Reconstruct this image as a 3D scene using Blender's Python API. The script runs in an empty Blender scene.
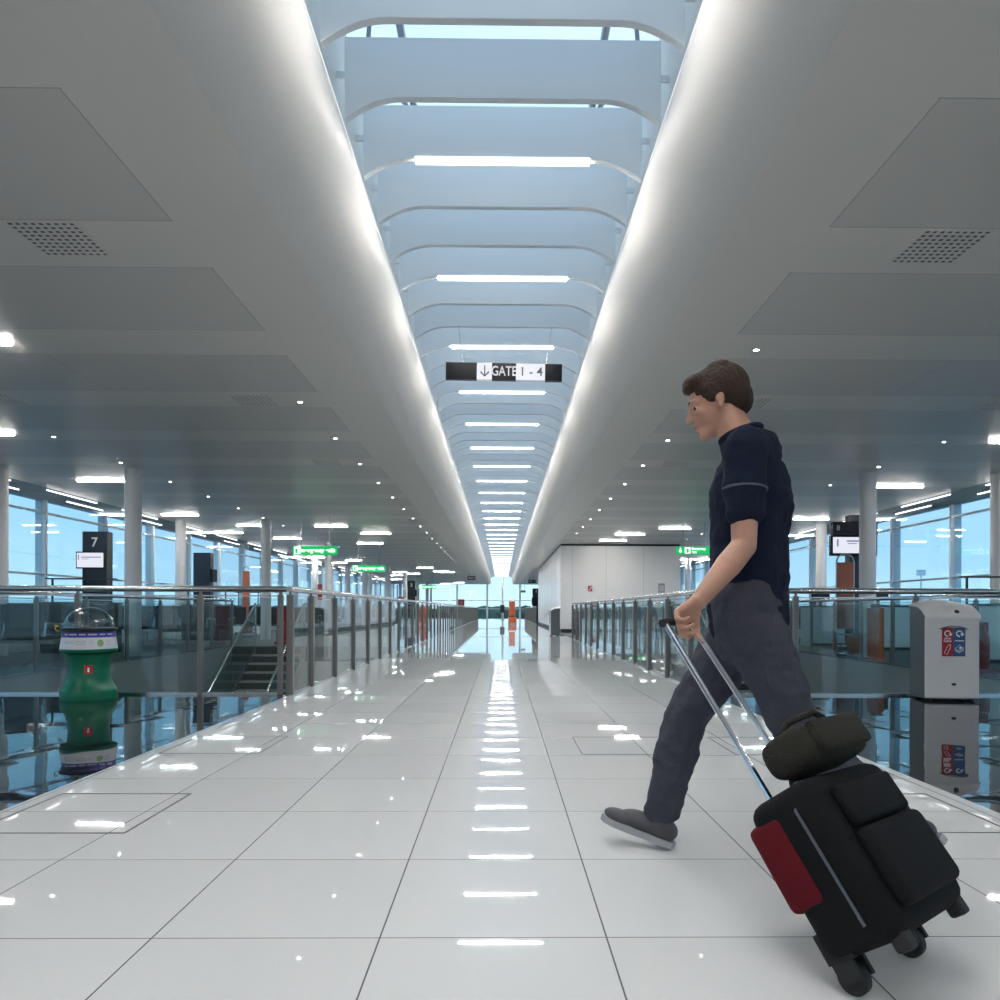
import bpy, bmesh, math, random
from mathutils import Vector, Matrix, noise
random.seed(4)
SC = bpy.context.scene
COL = SC.collection
PI = math.pi
H, F = 0.87, 724.0
TH, RO = -0.0116, 0.003
PPX, PPY = 509.9, 610.0

def at(px, py, Y):
    """world point seen at pixel (px,py) of the photo at world depth Y"""
    cx, cz = (px - PPX) / F, (PPY - py) / F
    cx, cz = cx - RO * cz, cz + RO * cx
    d = Vector((math.cos(TH) * cx - math.sin(TH), math.sin(TH) * cx + math.cos(TH), cz))
    d *= Y / d.y
    return Vector((d.x, d.y, d.z + H))

def atz(px, py, z):
    """world point seen at pixel (px,py) on the horizontal plane z"""
    cx, cz = (px - PPX) / F, (PPY - py) / F
    cx, cz = cx - RO * cz, cz + RO * cx
    d = Vector((math.cos(TH) * cx - math.sin(TH), math.sin(TH) * cx + math.cos(TH), cz))
    d *= (z - H) / cz
    return Vector((d.x, d.y, z))

# ------------------------------------------------------------------ materials
def pbr(name, col, rough=0.5, metal=0.0, spec=0.5, noise_amt=0.0, noise_scale=8.0, emit=None, estr=0.0, bump=0.0, bump_scale=60.0, coat=0.0):
    m = bpy.data.materials.new(name); m.use_nodes = True
    nt = m.node_tree; b = nt.nodes['Principled BSDF']
    b.inputs['Base Color'].default_value = (*col, 1)
    b.inputs['Roughness'].default_value = rough
    b.inputs['Metallic'].default_value = metal
    b.inputs['Specular IOR Level'].default_value = spec
    b.inputs['Coat Weight'].default_value = coat
    if emit:
        b.inputs['Emission Color'].default_value = (*emit, 1)
        b.inputs['Emission Strength'].default_value = estr
    tc = None
    if noise_amt or bump:
        tc = nt.nodes.new('ShaderNodeTexCoord')
    if noise_amt:
        n = nt.nodes.new('ShaderNodeTexNoise'); n.inputs['Scale'].default_value = noise_scale
        n.inputs['Detail'].default_value = 4
        nt.links.new(tc.outputs['Object'], n.inputs['Vector'])
        mx = nt.nodes.new('ShaderNodeMix'); mx.data_type = 'RGBA'
        lo = tuple(max(0, c * (1 - noise_amt)) for c in col); hi = tuple(min(1, c * (1 + noise_amt)) for c in col)
        mx.inputs['A'].default_value = (*lo, 1); mx.inputs['B'].default_value = (*hi, 1)
        nt.links.new(n.outputs['Fac'], mx.inputs['Factor'])
        nt.links.new(mx.outputs['Result'], b.inputs['Base Color'])
    if bump:
        n2 = nt.nodes.new('ShaderNodeTexNoise'); n2.inputs['Scale'].default_value = bump_scale
        nt.links.new(tc.outputs['Object'], n2.inputs['Vector'])
        bp = nt.nodes.new('ShaderNodeBump'); bp.inputs['Strength'].default_value = bump; bp.inputs['Distance'].default_value = 0.01
        nt.links.new(n2.outputs['Fac'], bp.inputs['Height'])
        nt.links.new(bp.outputs['Normal'], b.inputs['Normal'])
    return m

def emis(name, col, s):
    m = bpy.data.materials.new(name); m.use_nodes = True
    nt = m.node_tree; nt.nodes.clear()
    e = nt.nodes.new('ShaderNodeEmission'); e.inputs['Color'].default_value = (*col, 1); e.inputs['Strength'].default_value = s
    o = nt.nodes.new('ShaderNodeOutputMaterial'); nt.links.new(e.outputs[0], o.inputs[0])
    return m

def glass(name, tint, ior=1.45, rough=0.0, gl=(1, 1, 1)):
    m = bpy.data.materials.new(name); m.use_nodes = True
    nt = m.node_tree; nt.nodes.clear()
    t = nt.nodes.new('ShaderNodeBsdfTransparent'); t.inputs['Color'].default_value = (*tint, 1)
    g = nt.nodes.new('ShaderNodeBsdfGlossy'); g.inputs['Roughness'].default_value = rough; g.inputs['Color'].default_value = (*gl, 1)
    lw = nt.nodes.new('ShaderNodeLayerWeight'); lw.inputs['Blend'].default_value = 0.5
    f0 = ((ior - 1) / (ior + 1)) ** 2
    class f: outputs = [mathn(nt, 'MULTIPLY_ADD', mathn(nt, 'POWER', lw.outputs['Facing'], 5.0), 1 - f0, f0)]
    mx = nt.nodes.new('ShaderNodeMixShader')
    o = nt.nodes.new('ShaderNodeOutputMaterial')
    nt.links.new(f.outputs[0], mx.inputs[0]); nt.links.new(t.outputs[0], mx.inputs[1]); nt.links.new(g.outputs[0], mx.inputs[2])
    nt.links.new(mx.outputs[0], o.inputs[0])
    return m

def N(nt, t, **kw):
    n = nt.nodes.new(t)
    for k, v in kw.items(): setattr(n, k, v)
    return n

def mathn(nt, op, a, b=None, c=None):
    n = nt.nodes.new('ShaderNodeMath'); n.operation = op
    for i, v in enumerate((a, b, c)):
        if v is None: continue
        if isinstance(v, (int, float)): n.inputs[i].default_value = v
        else: nt.links.new(v, n.inputs[i])
    return n.outputs[0]

def line_mask(nt, coord, off, pitch, half):
    """1 within +-half of off + k*pitch"""
    a = mathn(nt, 'SUBTRACT', coord, off - pitch / 2)
    f = mathn(nt, 'FLOORED_MODULO', a, pitch)
    d = mathn(nt, 'ABSOLUTE', mathn(nt, 'SUBTRACT', f, pitch / 2))
    return mathn(nt, 'LESS_THAN', d, half)

def tile_floor():
    m = bpy.data.materials.new('white_floor_tile'); m.use_nodes = True
    nt = m.node_tree; b = nt.nodes['Principled BSDF']
    tc = N(nt, 'ShaderNodeTexCoord'); sp = N(nt, 'ShaderNodeSeparateXYZ'); nt.links.new(tc.outputs['Object'], sp.inputs[0])
    lx = line_mask(nt, sp.outputs[0], -0.320, 0.602, 0.0023)
    ly = line_mask(nt, sp.outputs[1], 1.923, 0.6025, 0.0019)
    ln = mathn(nt, 'MAXIMUM', lx, ly)
    cell = N(nt, 'ShaderNodeCombineXYZ')
    nt.links.new(mathn(nt, 'FLOOR', mathn(nt, 'DIVIDE', mathn(nt, 'SUBTRACT', sp.outputs[0], -0.320), 0.602)), cell.inputs[0])
    nt.links.new(mathn(nt, 'FLOOR', mathn(nt, 'DIVIDE', mathn(nt, 'SUBTRACT', sp.outputs[1], 1.923), 0.6025)), cell.inputs[1])
    wn = N(nt, 'ShaderNodeTexWhiteNoise'); nt.links.new(cell.outputs[0], wn.inputs['Vector'])
    base = N(nt, 'ShaderNodeMix', data_type='RGBA')
    base.inputs['A'].default_value = (0.69, 0.69, 0.69, 1); base.inputs['B'].default_value = (0.735, 0.735, 0.735, 1)
    nt.links.new(wn.outputs['Value'], base.inputs['Factor'])
    mx = N(nt, 'ShaderNodeMix', data_type='RGBA'); nt.links.new(ln, mx.inputs['Factor'])
    nt.links.new(base.outputs['Result'], mx.inputs['A']); mx.inputs['B'].default_value = (0.16, 0.16, 0.17, 1)
    nt.links.new(mx.outputs['Result'], b.inputs['Base Color'])
    b.inputs['Roughness'].default_value = 0.02; b.inputs['Specular IOR Level'].default_value = 0.5
    n = N(nt, 'ShaderNodeTexNoise'); n.inputs['Scale'].default_value = 2.2; nt.links.new(tc.outputs['Object'], n.inputs['Vector'])
    # every tile lies at its own tiny slope
    bp = N(nt, 'ShaderNodeBump'); bp.inputs['Strength'].default_value = 0.05; bp.inputs['Distance'].default_value = 0.01
    nt.links.new(n.outputs['Fac'], bp.inputs['Height']); nt.links.new(bp.outputs['Normal'], b.inputs['Normal'])
    return m

def granite():
    m = pbr('polished_black_stone', (0.012, 0.014, 0.017), 0.02, spec=0.9)
    nt = m.node_tree; b = nt.nodes['Principled BSDF']; b.inputs['IOR'].default_value = 1.85
    tc = N(nt, 'ShaderNodeTexCoord'); n = N(nt, 'ShaderNodeTexNoise'); n.inputs['Scale'].default_value = 2.6; n.inputs['Detail'].default_value = 1
    nt.links.new(tc.outputs['Object'], n.inputs['Vector'])
    bp = N(nt, 'ShaderNodeBump'); bp.inputs['Strength'].default_value = 0.2; bp.inputs['Distance'].default_value = 0.01
    nt.links.new(n.outputs['Fac'], bp.inputs['Height']); nt.links.new(bp.outputs['Normal'], b.inputs['Normal'])
    return m

def ceiling_mat():
    m = bpy.data.materials.new('satin_metal_ceiling'); m.use_nodes = True
    nt = m.node_tree; b = nt.nodes['Principled BSDF']
    tc = N(nt, 'ShaderNodeTexCoord'); sp = N(nt, 'ShaderNodeSeparateXYZ'); nt.links.new(tc.outputs['Object'], sp.inputs[0])
    ax = mathn(nt, 'ABSOLUTE', sp.outputs[0])
    out = mathn(nt, 'GREATER_THAN', ax, 2.19)
    # big panels: 1.2 m of every 1.88 m along Y, from Y=3.60
    fy = mathn(nt, 'FLOORED_MODULO', mathn(nt, 'SUBTRACT', sp.outputs[1], 3.60), 1.88)
    pan = mathn(nt, 'MULTIPLY', mathn(nt, 'LESS_THAN', fy, 1.22), out)
    l1 = line_mask(nt, sp.outputs[1], 3.60, 1.88, 0.004)
    l2 = line_mask(nt, sp.outputs[1], 4.82, 1.88, 0.004)
    lx = line_mask(nt, ax, 2.19, 2.43, 0.004)
    lx = mathn(nt, 'MULTIPLY', lx, mathn(nt, 'LESS_THAN', fy, 1.22))
    ln = mathn(nt, 'MULTIPLY', mathn(nt, 'MAXIMUM', mathn(nt, 'MAXIMUM', l1, l2), lx), mathn(nt, 'GREATER_THAN', ax, 2.18))
    a = N(nt, 'ShaderNodeMix', data_type='RGBA'); nt.links.new(pan, a.inputs['Factor'])
    a.inputs['A'].default_value = (0.88, 0.84, 0.78, 1); a.inputs['B'].default_value = (0.77, 0.737, 0.69, 1)
    c = N(nt, 'ShaderNodeMix', data_type='RGBA'); nt.links.new(ln, c.inputs['Factor'])
    nt.links.new(a.outputs['Result'], c.inputs['A']); c.inputs['B'].default_value = (0.50, 0.49, 0.47, 1)
    nt.links.new(c.outputs['Result'], b.inputs['Base Color'])
    b.inputs['Roughness'].default_value = 0.30; b.inputs['Specular IOR Level'].default_value = 0.5
    b.inputs['Metallic'].default_value = 0.0
    return m

M = dict(
    tile=tile_floor(), granite=granite(), ceil=ceiling_mat(),
    cove=pbr('white_plaster', (0.82, 0.80, 0.77), 0.45),
    baffle=pbr('white_baffle', (0.80, 0.83, 0.86), 0.45),
    white=pbr('white_paint', (0.78, 0.79, 0.80), 0.4),
    wallpanel=pbr('white_wall_panel', (0.80, 0.80, 0.82), 0.28),
    column=pbr('column_paint', (0.74, 0.74, 0.76), 0.32),
    mullion=pbr('pale_frame_metal', (0.56, 0.62, 0.67), 0.35),
    fascia=pbr('blue_grey_fascia', (0.42, 0.52, 0.60), 0.06, metal=1.0),
    black=pbr('matt_black', (0.012, 0.012, 0.014), 0.4),
    gloss_black=pbr('gloss_black', (0.008, 0.009, 0.014), 0.25, spec=0.15),
    navyblack=pbr('totem_blue_black', (0.012, 0.017, 0.030), 0.25),
    carpet=pbr('grey_green_carpet', (0.085, 0.105, 0.108), 0.85, noise_amt=0.25, noise_scale=40),
    lower=pbr('lower_floor', (0.16, 0.17, 0.18), 0.4),
    slab=pbr('slab_edge_grey', (0.30, 0.32, 0.335), 0.35),
    post=pbr('brown_grey_post', (0.19, 0.182, 0.178), 0.35, metal=0.4),
    steel=pbr('brushed_steel', (0.62, 0.62, 0.63), 0.22, metal=1.0),
    tread=pbr('stair_tread', (0.40, 0.37, 0.34), 0.6, noise_amt=0.15, noise_scale=20),
    riser=pbr('stair_riser', (0.055, 0.052, 0.05), 0.6),
    stringer=pbr('stair_side', (0.05, 0.065, 0.062), 0.35),
    bglass=glass('balustrade_glass', (0.80, 0.88, 0.89), 1.40),
    wglass=glass('window_glass', (0.72, 0.86, 0.93), 1.52),
    fglass=glass('end_window_glass', (0.86, 0.94, 0.96), 1.35),
    sglass=glass('skylight_glass', (0.93, 0.96, 0.98), 1.3),
    dome=glass('clear_dome', (0.76, 0.80, 0.81), 1.85),
    lamp=emis('lamp_white', (1.0, 0.94, 0.865), 122.0),
    lampside=emis('lamp_side', (1.0, 0.95, 0.90), 9.0),
    strip=emis('skylight_strip_lamp', (1.0, 0.94, 0.865), 88.0),
    soffit=emis('reflection_glow', (1.0, 0.99, 0.98), 2.2),  # glow of the added strips that imitate reflected lamps on the fascia
    led=emis('cove_led', (1.0, 0.97, 0.93), 0.7),
    stripbody=emis('lamp_body', (1.0, 0.98, 0.95), 2.5),
    spot=emis('downlight_lamp', (1.0, 0.97, 0.93), 22.0),
    greenplastic=pbr('green_plastic', (0.002, 0.145, 0.075), 0.35, spec=0.4),
    label=pbr('label_white', (0.72, 0.72, 0.76), 0.4),
    blueband=pbr('label_blue', (0.03, 0.03, 0.32), 0.4),
    leaf=pbr('label_green', (0.28, 0.42, 0.16), 0.5),
    printgrey=pbr('print_grey', (0.48, 0.48, 0.53), 0.5),
    red=pbr('signal_red', (0.50, 0.012, 0.02), 0.4),
    binred=pbr('bin_red', (0.33, 0.012, 0.022), 0.4),
    binblue=pbr('bin_blue', (0.025, 0.085, 0.23), 0.4),
    whiteprint=pbr('white_print', (0.85, 0.85, 0.86), 0.5),
    darkprint=pbr('dark_print', (0.10, 0.10, 0.12), 0.5),
    binwhite=pbr('bin_white', (0.60, 0.60, 0.62), 0.42, noise_amt=0.03),
    bingrey=pbr('bin_grey', (0.085, 0.10, 0.115), 0.45),
    brass=pbr('yellow_brass', (0.65, 0.45, 0.10), 0.35, metal=0.8),
    orange=pbr('orange_panel', (0.58, 0.16, 0.065), 0.45, noise_amt=0.06, noise_scale=3),
    brown=pbr('orange_brown_panel', (0.46, 0.155, 0.085), 0.5),
    deskwhite=pbr('desk_white', (0.66, 0.72, 0.74), 0.3),
    signwhite=pbr('sign_white', (0.80, 0.80, 0.84), 0.4, emit=(0.9, 0.9, 1.0), estr=0.12),
    exitgreen=pbr('exit_green', (0.0, 0.25, 0.06), 0.35, emit=(0.0, 0.60, 0.14), estr=0.5),
    exitwhite=pbr('exit_white', (0.9, 0.9, 0.9), 0.35, emit=(0.9, 1.0, 0.92), estr=1.1),
    screen=emis('screen_white', (0.86, 0.89, 1.0), 0.56),
    screentext=emis('screen_text', (0.30, 0.30, 0.48), 0.5),
    seat=pbr('seat_leather', (0.014, 0.015, 0.017), 0.6, spec=0.3, bump=0.1),
    hatch=pbr('hatch_edge', (0.10, 0.10, 0.105), 0.4),
    skin=pbr('skin', (0.46, 0.24, 0.165), 0.5, noise_amt=0.07, noise_scale=14),
    hair=pbr('brown_hair', (0.040, 0.022, 0.014), 0.65, spec=0.25, bump=0.8, bump_scale=90),
    shirt=pbr('navy_cotton', (0.008, 0.012, 0.028), 0.9, spec=0.2, bump=0.25, bump_scale=220),
    trim=pbr('shirt_piping', (0.07, 0.08, 0.11), 0.8),
    trouser=pbr('slate_trousers', (0.055, 0.056, 0.074), 0.9, spec=0.2, noise_amt=0.1, bump=0.25, bump_scale=200),
    shoe=pbr('grey_shoe', (0.06, 0.06, 0.07), 0.55),
    sole=pbr('shoe_sole', (0.36, 0.36, 0.38), 0.6),
    eye=pbr('eye_white', (0.8, 0.78, 0.75), 0.2), iris=pbr('eye_dark', (0.03, 0.02, 0.015), 0.2),
    lip=pbr('lips', (0.40, 0.15, 0.12), 0.45),
    luggage=pbr('black_nylon', (0.006, 0.006, 0.007), 0.8, spec=0.2, bump=0.4, bump_scale=350),
    lugred=pbr('dark_red_nylon', (0.11, 0.005, 0.010), 0.8, spec=0.2, bump=0.3, bump_scale=300),
    olive=pbr('dark_olive_canvas', (0.030, 0.028, 0.022), 0.9, spec=0.2, bump=0.5, bump_scale=160, noise_amt=0.15),
    rubber=pbr('rubber', (0.015, 0.015, 0.015), 0.7),
    chrome=pbr('chrome', (0.7, 0.7, 0.72), 0.12, metal=1.0),
    darkalu=pbr('grey_aluminium', (0.32, 0.32, 0.34), 0.3, metal=0.8),
    apron=pbr('apron_concrete', (0.10, 0.115, 0.125), 0.9, noise_amt=0.2, noise_scale=0.05),
    trees=pbr('tree_green', (0.030, 0.075, 0.060), 0.9, noise_amt=0.5, noise_scale=0.3),
    sockets=pbr('light_fitting', (0.55, 0.55, 0.55), 0.4),
    slate=pbr('dark_skirting', (0.03, 0.03, 0.035), 0.4),
)

# ------------------------------------------------------------------ mesh builder
class MB:
    def __init__(s): s.bm = bmesh.new()
    def box(s, c, d, rot=None, bev=0.0, seg=2):
        r = bmesh.ops.create_cube(s.bm, size=1.0)
        vs = r['verts']
        bmesh.ops.scale(s.bm, verts=vs, vec=d)
        if bev > 0:
            es = list({e for v in vs for e in v.link_edges})
            rb = bmesh.ops.bevel(s.bm, geom=es, offset=bev, segments=seg, profile=0.5, affect='EDGES')
            vs = list({v for f in rb['faces'] for v in f.verts} | {v for v in vs if v.is_valid})
        if rot is not None: bmesh.ops.rotate(s.bm, verts=vs, matrix=rot, cent=(0, 0, 0))
        bmesh.ops.translate(s.bm, verts=vs, vec=c)
        return s
    def span(s, a, b, **k):
        a, b = Vector(a), Vector(b)
        return s.box((a + b) / 2, [abs(b[i] - a[i]) for i in range(3)], **k)
    def tube(s, pts, r, n=10, caps=True, closed=False):
        pts = [Vector(p) for p in pts]
        rr = r if isinstance(r, (list, tuple)) else [r] * len(pts)
        rings = []; up = None
        L = len(pts)
        for i, p in enumerate(pts):
            if closed: t = pts[(i + 1) % L] - pts[i - 1]
            else: t = pts[min(i + 1, L - 1)] - pts[max(i - 1, 0)]
            t.normalize()
            if up is None:
                up = Vector((0, 0, 1)) if abs(t.z) < 0.9 else Vector((1, 0, 0))
            u = (up - t * up.dot(t)).normalized(); up = u
            w = t.cross(u)
            rings.append([s.bm.verts.new(p + (u * math.cos(2 * PI * k / n) + w * math.sin(2 * PI * k / n)) * rr[i]) for k in range(n)])
        m = L if closed else L - 1
        for i in range(m):
            A, B = rings[i], rings[(i + 1) % L]
            for k in range(n):
                s.bm.faces.new((A[k], A[(k + 1) % n], B[(k + 1) % n], B[k]))
        if caps and not closed:
            s.bm.faces.new(list(reversed(rings[0]))); s.bm.faces.new(rings[-1])
        return s
    def lathe(s, prof, n=32, c=(0, 0, 0), cap=True):
        rings = []
        for r, z in prof:
            if r < 1e-5: rings.append([s.bm.verts.new((c[0], c[1], c[2] + z))])
            else: rings.append([s.bm.verts.new((c[0] + r * math.cos(2 * PI * k / n), c[1] + r * math.sin(2 * PI * k / n), c[2] + z)) for k in range(n)])
        for A, B in zip(rings, rings[1:]):
            if len(A) == 1 and len(B) == 1: continue
            for k in range(n):
                k2 = (k + 1) % n
                if len(A) == 1: s.bm.faces.new((A[0], B[k2], B[k]))
                elif len(B) == 1: s.bm.faces.new((A[k], A[k2], B[0]))
                else: s.bm.faces.new((A[k], A[k2], B[k2], B[k]))
        if cap:
            if len(rings[0]) > 1: s.bm.faces.new(list(reversed(rings[0])))
            if len(rings[-1]) > 1: s.bm.faces.new(rings[-1])
        return s
    def prism(s, poly, axis, a, b):
        """poly of 2D points extruded along axis ('X','Y','Z') from a to b"""
        def P(p, t):
            return {'Y': (p[0], t, p[1]), 'X': (t, p[0], p[1]), 'Z': (p[0], p[1], t)}[axis]
        A = [s.bm.verts.new(P(p, a)) for p in poly]; B = [s.bm.verts.new(P(p, b)) for p in poly]
        n = len(poly)
        for k in range(n): s.bm.faces.new((A[k], A[(k + 1) % n], B[(k + 1) % n], B[k]))
        s.bm.faces.new(list(reversed(A))); s.bm.faces.new(B)
        return s
    def loft(s, rings):
        R = [[s.bm.verts.new(p) for p in r] for r in rings]
        n = len(R[0])
        for A, B in zip(R, R[1:]):
            for k in range(n): s.bm.faces.new((A[k], A[(k + 1) % n], B[(k + 1) % n], B[k]))
        s.bm.faces.new(list(reversed(R[0]))); s.bm.faces.new(R[-1])
        return s
    def sphere(s, c, r, sc=(1, 1, 1), seg=20, rings=12, rot=None):
        q = bmesh.ops.create_uvsphere(s.bm, u_segments=seg, v_segments=rings, radius=r)['verts']
        bmesh.ops.scale(s.bm, verts=q, vec=sc)
        if rot is not None: bmesh.ops.rotate(s.bm, verts=q, matrix=rot, cent=(0, 0, 0))
        bmesh.ops.translate(s.bm, verts=q, vec=c)
        return s
    def build(s, name, mat, parent=None, loc=None, smooth=None, rot=None, angle=35):
        bmesh.ops.recalc_face_normals(s.bm, faces=s.bm.faces)
        me = bpy.data.meshes.new(name); s.bm.to_mesh(me); s.bm.free()
        o = bpy.data.objects.new(name, me); COL.objects.link(o)
        if mat: me.materials.append(M[mat] if isinstance(mat, str) else mat)
        if parent: o.parent = parent
        if loc is not None: o.location = loc
        if rot is not None: o.rotation_euler = rot
        if smooth:
            for p in me.polygons: p.use_smooth = True
            me.set_sharp_from_angle(angle=math.radians(angle))
        return o

def tag(o, label=None, cat=None, group=None, kind=None):
    if label: o['label'] = label
    if cat: o['category'] = cat
    if group: o['group'] = group
    if kind: o['kind'] = kind
    return o

def thing(name, label, cat, loc=(0, 0, 0), rz=0.0, group=None, kind=None):
    o = bpy.data.objects.new(name, None); COL.objects.link(o)
    o.empty_display_size = 0.1
    o.location = loc; o.rotation_euler = (0, 0, rz)
    return tag(o, label, cat, group, kind)

def struct(name, mb, mat, smooth=False):
    return tag(mb.build(name, mat, smooth=smooth), kind='structure')

def link_copy(o, parent=None):
    c = o.copy(); COL.objects.link(c)
    if parent is not None: c.parent = parent
    return c

CHILD = {}
def copy_tree(o, parent=None):
    c = link_copy(o, parent)
    for ch in list(o.children): copy_tree(ch, c)
    return c

def text(name, body, size, mat, parent=None, loc=(0, 0, 0), rot=(PI / 2, 0, 0), ext=0.001, align='CENTER', bold=0.0, sx=1.0):
    cu = bpy.data.curves.new(name, 'FONT'); cu.body = body; cu.size = size; cu.extrude = ext
    cu.align_x = align; cu.align_y = 'CENTER'; cu.offset = bold
    t = bpy.data.objects.new(name + '_src', cu); COL.objects.link(t)
    dg = bpy.context.evaluated_depsgraph_get(); dg.update()
    me = bpy.data.meshes.new_from_object(t.evaluated_get(dg))
    bpy.data.objects.remove(t); bpy.data.curves.remove(cu)
    me.name = name
    me.materials.clear(); me.materials.append(M[mat])
    o = bpy.data.objects.new(name, me); COL.objects.link(o)
    if parent: o.parent = parent
    o.location = loc; o.rotation_euler = rot; o.scale = (sx, 1, 1)
    return o

ORD = ['', 'first', 'second', 'third', 'fourth', 'fifth', 'sixth', 'seventh', 'eighth', 'ninth', 'tenth', 'eleventh', 'twelfth',
       'thirteenth', 'fourteenth', 'fifteenth', 'sixteenth', 'seventeenth', 'eighteenth', 'nineteenth', 'twentieth',
       'twenty-first', 'twenty-second', 'twenty-third', 'twenty-fourth', 'twenty-fifth', 'twenty-sixth', 'twenty-seventh', 'twenty-eighth',
       'twenty-ninth', 'thirtieth', 'thirty-first', 'thirty-second', 'thirty-third', 'thirty-fourth', 'thirty-fifth']
SIDE = {-1: 'green-bin side', 1: 'white-bin side'}
SKY, EXPO = 0.86, 0.74
# ------------------------------------------------------------------ the setting
ZC = 3.44           # ceiling
XW = 9.7            # window walls
YB, YE = -7.0, 72.0 # back wall, far window
XR = 2.15           # corridor balustrades
XV = 6.3            # far edge of the voids
Y0 = 7.4            # cross balustrades
VOIDS = {-1: [(Y0, 17.0), (24.0, 37.0)], 1: [(Y0, 21.8)]}

struct('floor', MB().span((-XR, YB, -0.35), (XR, YE, 0.0)), 'tile')
for s, nm in ((-1, 'floor_stone_west'), (1, 'floor_stone_east')):
    struct(nm, MB().span((s * XR, YB, -0.35), (s * XW, Y0, 0.0)), 'granite')
for s, nm in ((-1, 'floor_carpet_west'), (1, 'floor_carpet_east')):
    b = MB().span((s * XV, Y0, -0.35), (s * XW, YE, 0.0))
    y = Y0
    for a, e in VOIDS[s]:
        if a > y: b.span((s * XR, y, -0.35), (s * XV, a, 0.0))
        y = e
    b.span((s * XR, y, -0.35), (s * XV, YE, 0.0))
    struct(nm, b, 'carpet')
    # walls of the voids down to the level below
    w = MB()
    for a, e in VOIDS[s]:
        w.span((s * (XV - 0.001), a, -3.4), (s * (XV + 0.1), e, -0.002))
        w.span((s * XR, e, -3.4), (s * XV, e + 0.1, -0.36))
    struct('wall_void_west' if s < 0 else 'wall_void_east', w, 'slab')
struct('floor_below', MB().span((-XW, YB, -3.5), (XW, YE, -3.4)), 'lower')

c = MB()
for s in (-1, 1): c.span((s * 1.50, YB, ZC), (s * XW, YE, ZC + 0.25))
struct('ceiling', c, 'ceil')
# rounded bulkheads along the skylight trough
prof = [(1.50, 3.44), (1.44, 3.4425), (1.36, 3.455), (1.27, 3.487), (1.19, 3.54), (1.12, 3.605), (1.065, 3.68), (1.025, 3.76), (1.002, 3.84), (0.998, 3.90), (1.010, 3.945), (1.03, 3.96), (1.075, 3.96), (1.075, 4.80), (1.50, 4.80)]
for s, nm in ((-1, 'trim_1'), (1, 'trim_2')):
    struct(nm, MB().prism([(s * x, z) for x, z in prof], 'Y', YB, YE), 'cove', smooth=True)
# blue-grey fascia over the window walls
for s, nm in ((-1, 'trim_3'), (1, 'trim_4')):
    struct(nm, MB().span((s * (XW - 0.03), YB, 3.16), (s * (XW + 0.15), YE, ZC)), 'fascia')
struct('wall_back', MB().span((-XW, YB - 0.2, 0), (XW, YB, ZC)), 'white')
# end wall above the ceiling, closing the trough
struct('trim_5', MB().span((-XW, YE, ZC - 0.02), (-1.1, YE + 0.2, 5.0)).span((1.1, YE, ZC - 0.02), (XW, YE + 0.2, 5.0)), 'white')
for s, nm in ((-1, 'baseboard_west'), (1, 'baseboard_east')):
    struct(nm, MB().span((s * (XW - 0.06), YB, 0.0), (s * (XW + 0.12), YE, 0.28)), 'mullion')

# window bays, every bay its own window
WN = [0]
def bay_src():
    st = {}
    st['pane'] = MB().span((-0.012, 0.0, 0.28), (0.012, 2.37, 3.16)).build('pane', 'wglass')
    st['mullion'] = MB().span((-0.16, -0.035, 0.28), (0.06, 0.035, 3.16)).build('mullion', 'mullion')
    b = MB()
    for z in (1.59, 2.90): b.span((-0.035, 0.035, z - 0.02), (0.035, 2.335, z + 0.02))
    st['transom'] = b.build('transom', 'mullion')
    return st
src = bay_src(); first = True
for s in (-1, 1):
    y = 15.45 - 2.37 * 9
    while y < YE - 1:
        WN[0] += 1
        w = thing('window_%d' % WN[0], None, None, (s * XW, y, 0), kind='structure')
        for k, o in src.items():
            q = o if first else link_copy(o)
            q.parent = w
            q.scale = (-s, 1, 1)
        first = False
        y += 2.37
# the far window
xs = [-9.7, -7.0, -4.4, -1.42, 0.12, 1.83, 4.4, 7.0, 9.7]
for x0, x1 in zip(xs, xs[1:]):
    WN[0] += 1
    top = 4.75 if abs(x0 + x1) / 2 < 1.0 else ZC
    w = thing('window_%d' % WN[0], None, None, (x0, YE, 0), kind='structure')
    MB().span((0, 0.05, 0.0), (x1 - x0, 0.07, top)).build('pane', 'fglass', w)
    MB().span((-0.09 if x0 != 0.12 else -0.11, -0.1, 0), (0.09, 0.05, top)).build('mullion', 'mullion', w)
    b = MB()
    for z in (1.80, 0.98): b.span((0.09, 0.0, z - 0.03), (x1 - x0 - 0.09, 0.05, z + 0.03))
    b.build('transom', 'mullion', w)

# skylight over the trough
WN[0] += 1
sk = thing('window_%d' % WN[0], None, None, (0, 0, 4.80), kind='structure')
MB().span((-1.1, YB, 0.0), (1.1, YE, 0.02)).build('pane', 'sglass', sk)
b = MB()
y = 4.40
while y < YE:
    b.span((-1.1, y - 0.03, -0.09), (1.1, y + 0.03, -0.001)); y += 1.88 * 2
b.build('glazing_bar', 'mullion', sk)
b = MB()
for s in (-1, 1):
    b.tube([(s * 0.74, YB, 0.25), (s * 0.74, YE, 0.25)], 0.03, 8)
    y = YB
    while y < YE - 2:
        b.tube([(s * 0.74, y, 0.25), (s * 0.98, y + 0.94, 0.05), (s * 0.74, y + 1.88, 0.25)], 0.018, 6); y += 1.88
b.build('roof_truss', 'darkalu', sk)

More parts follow.
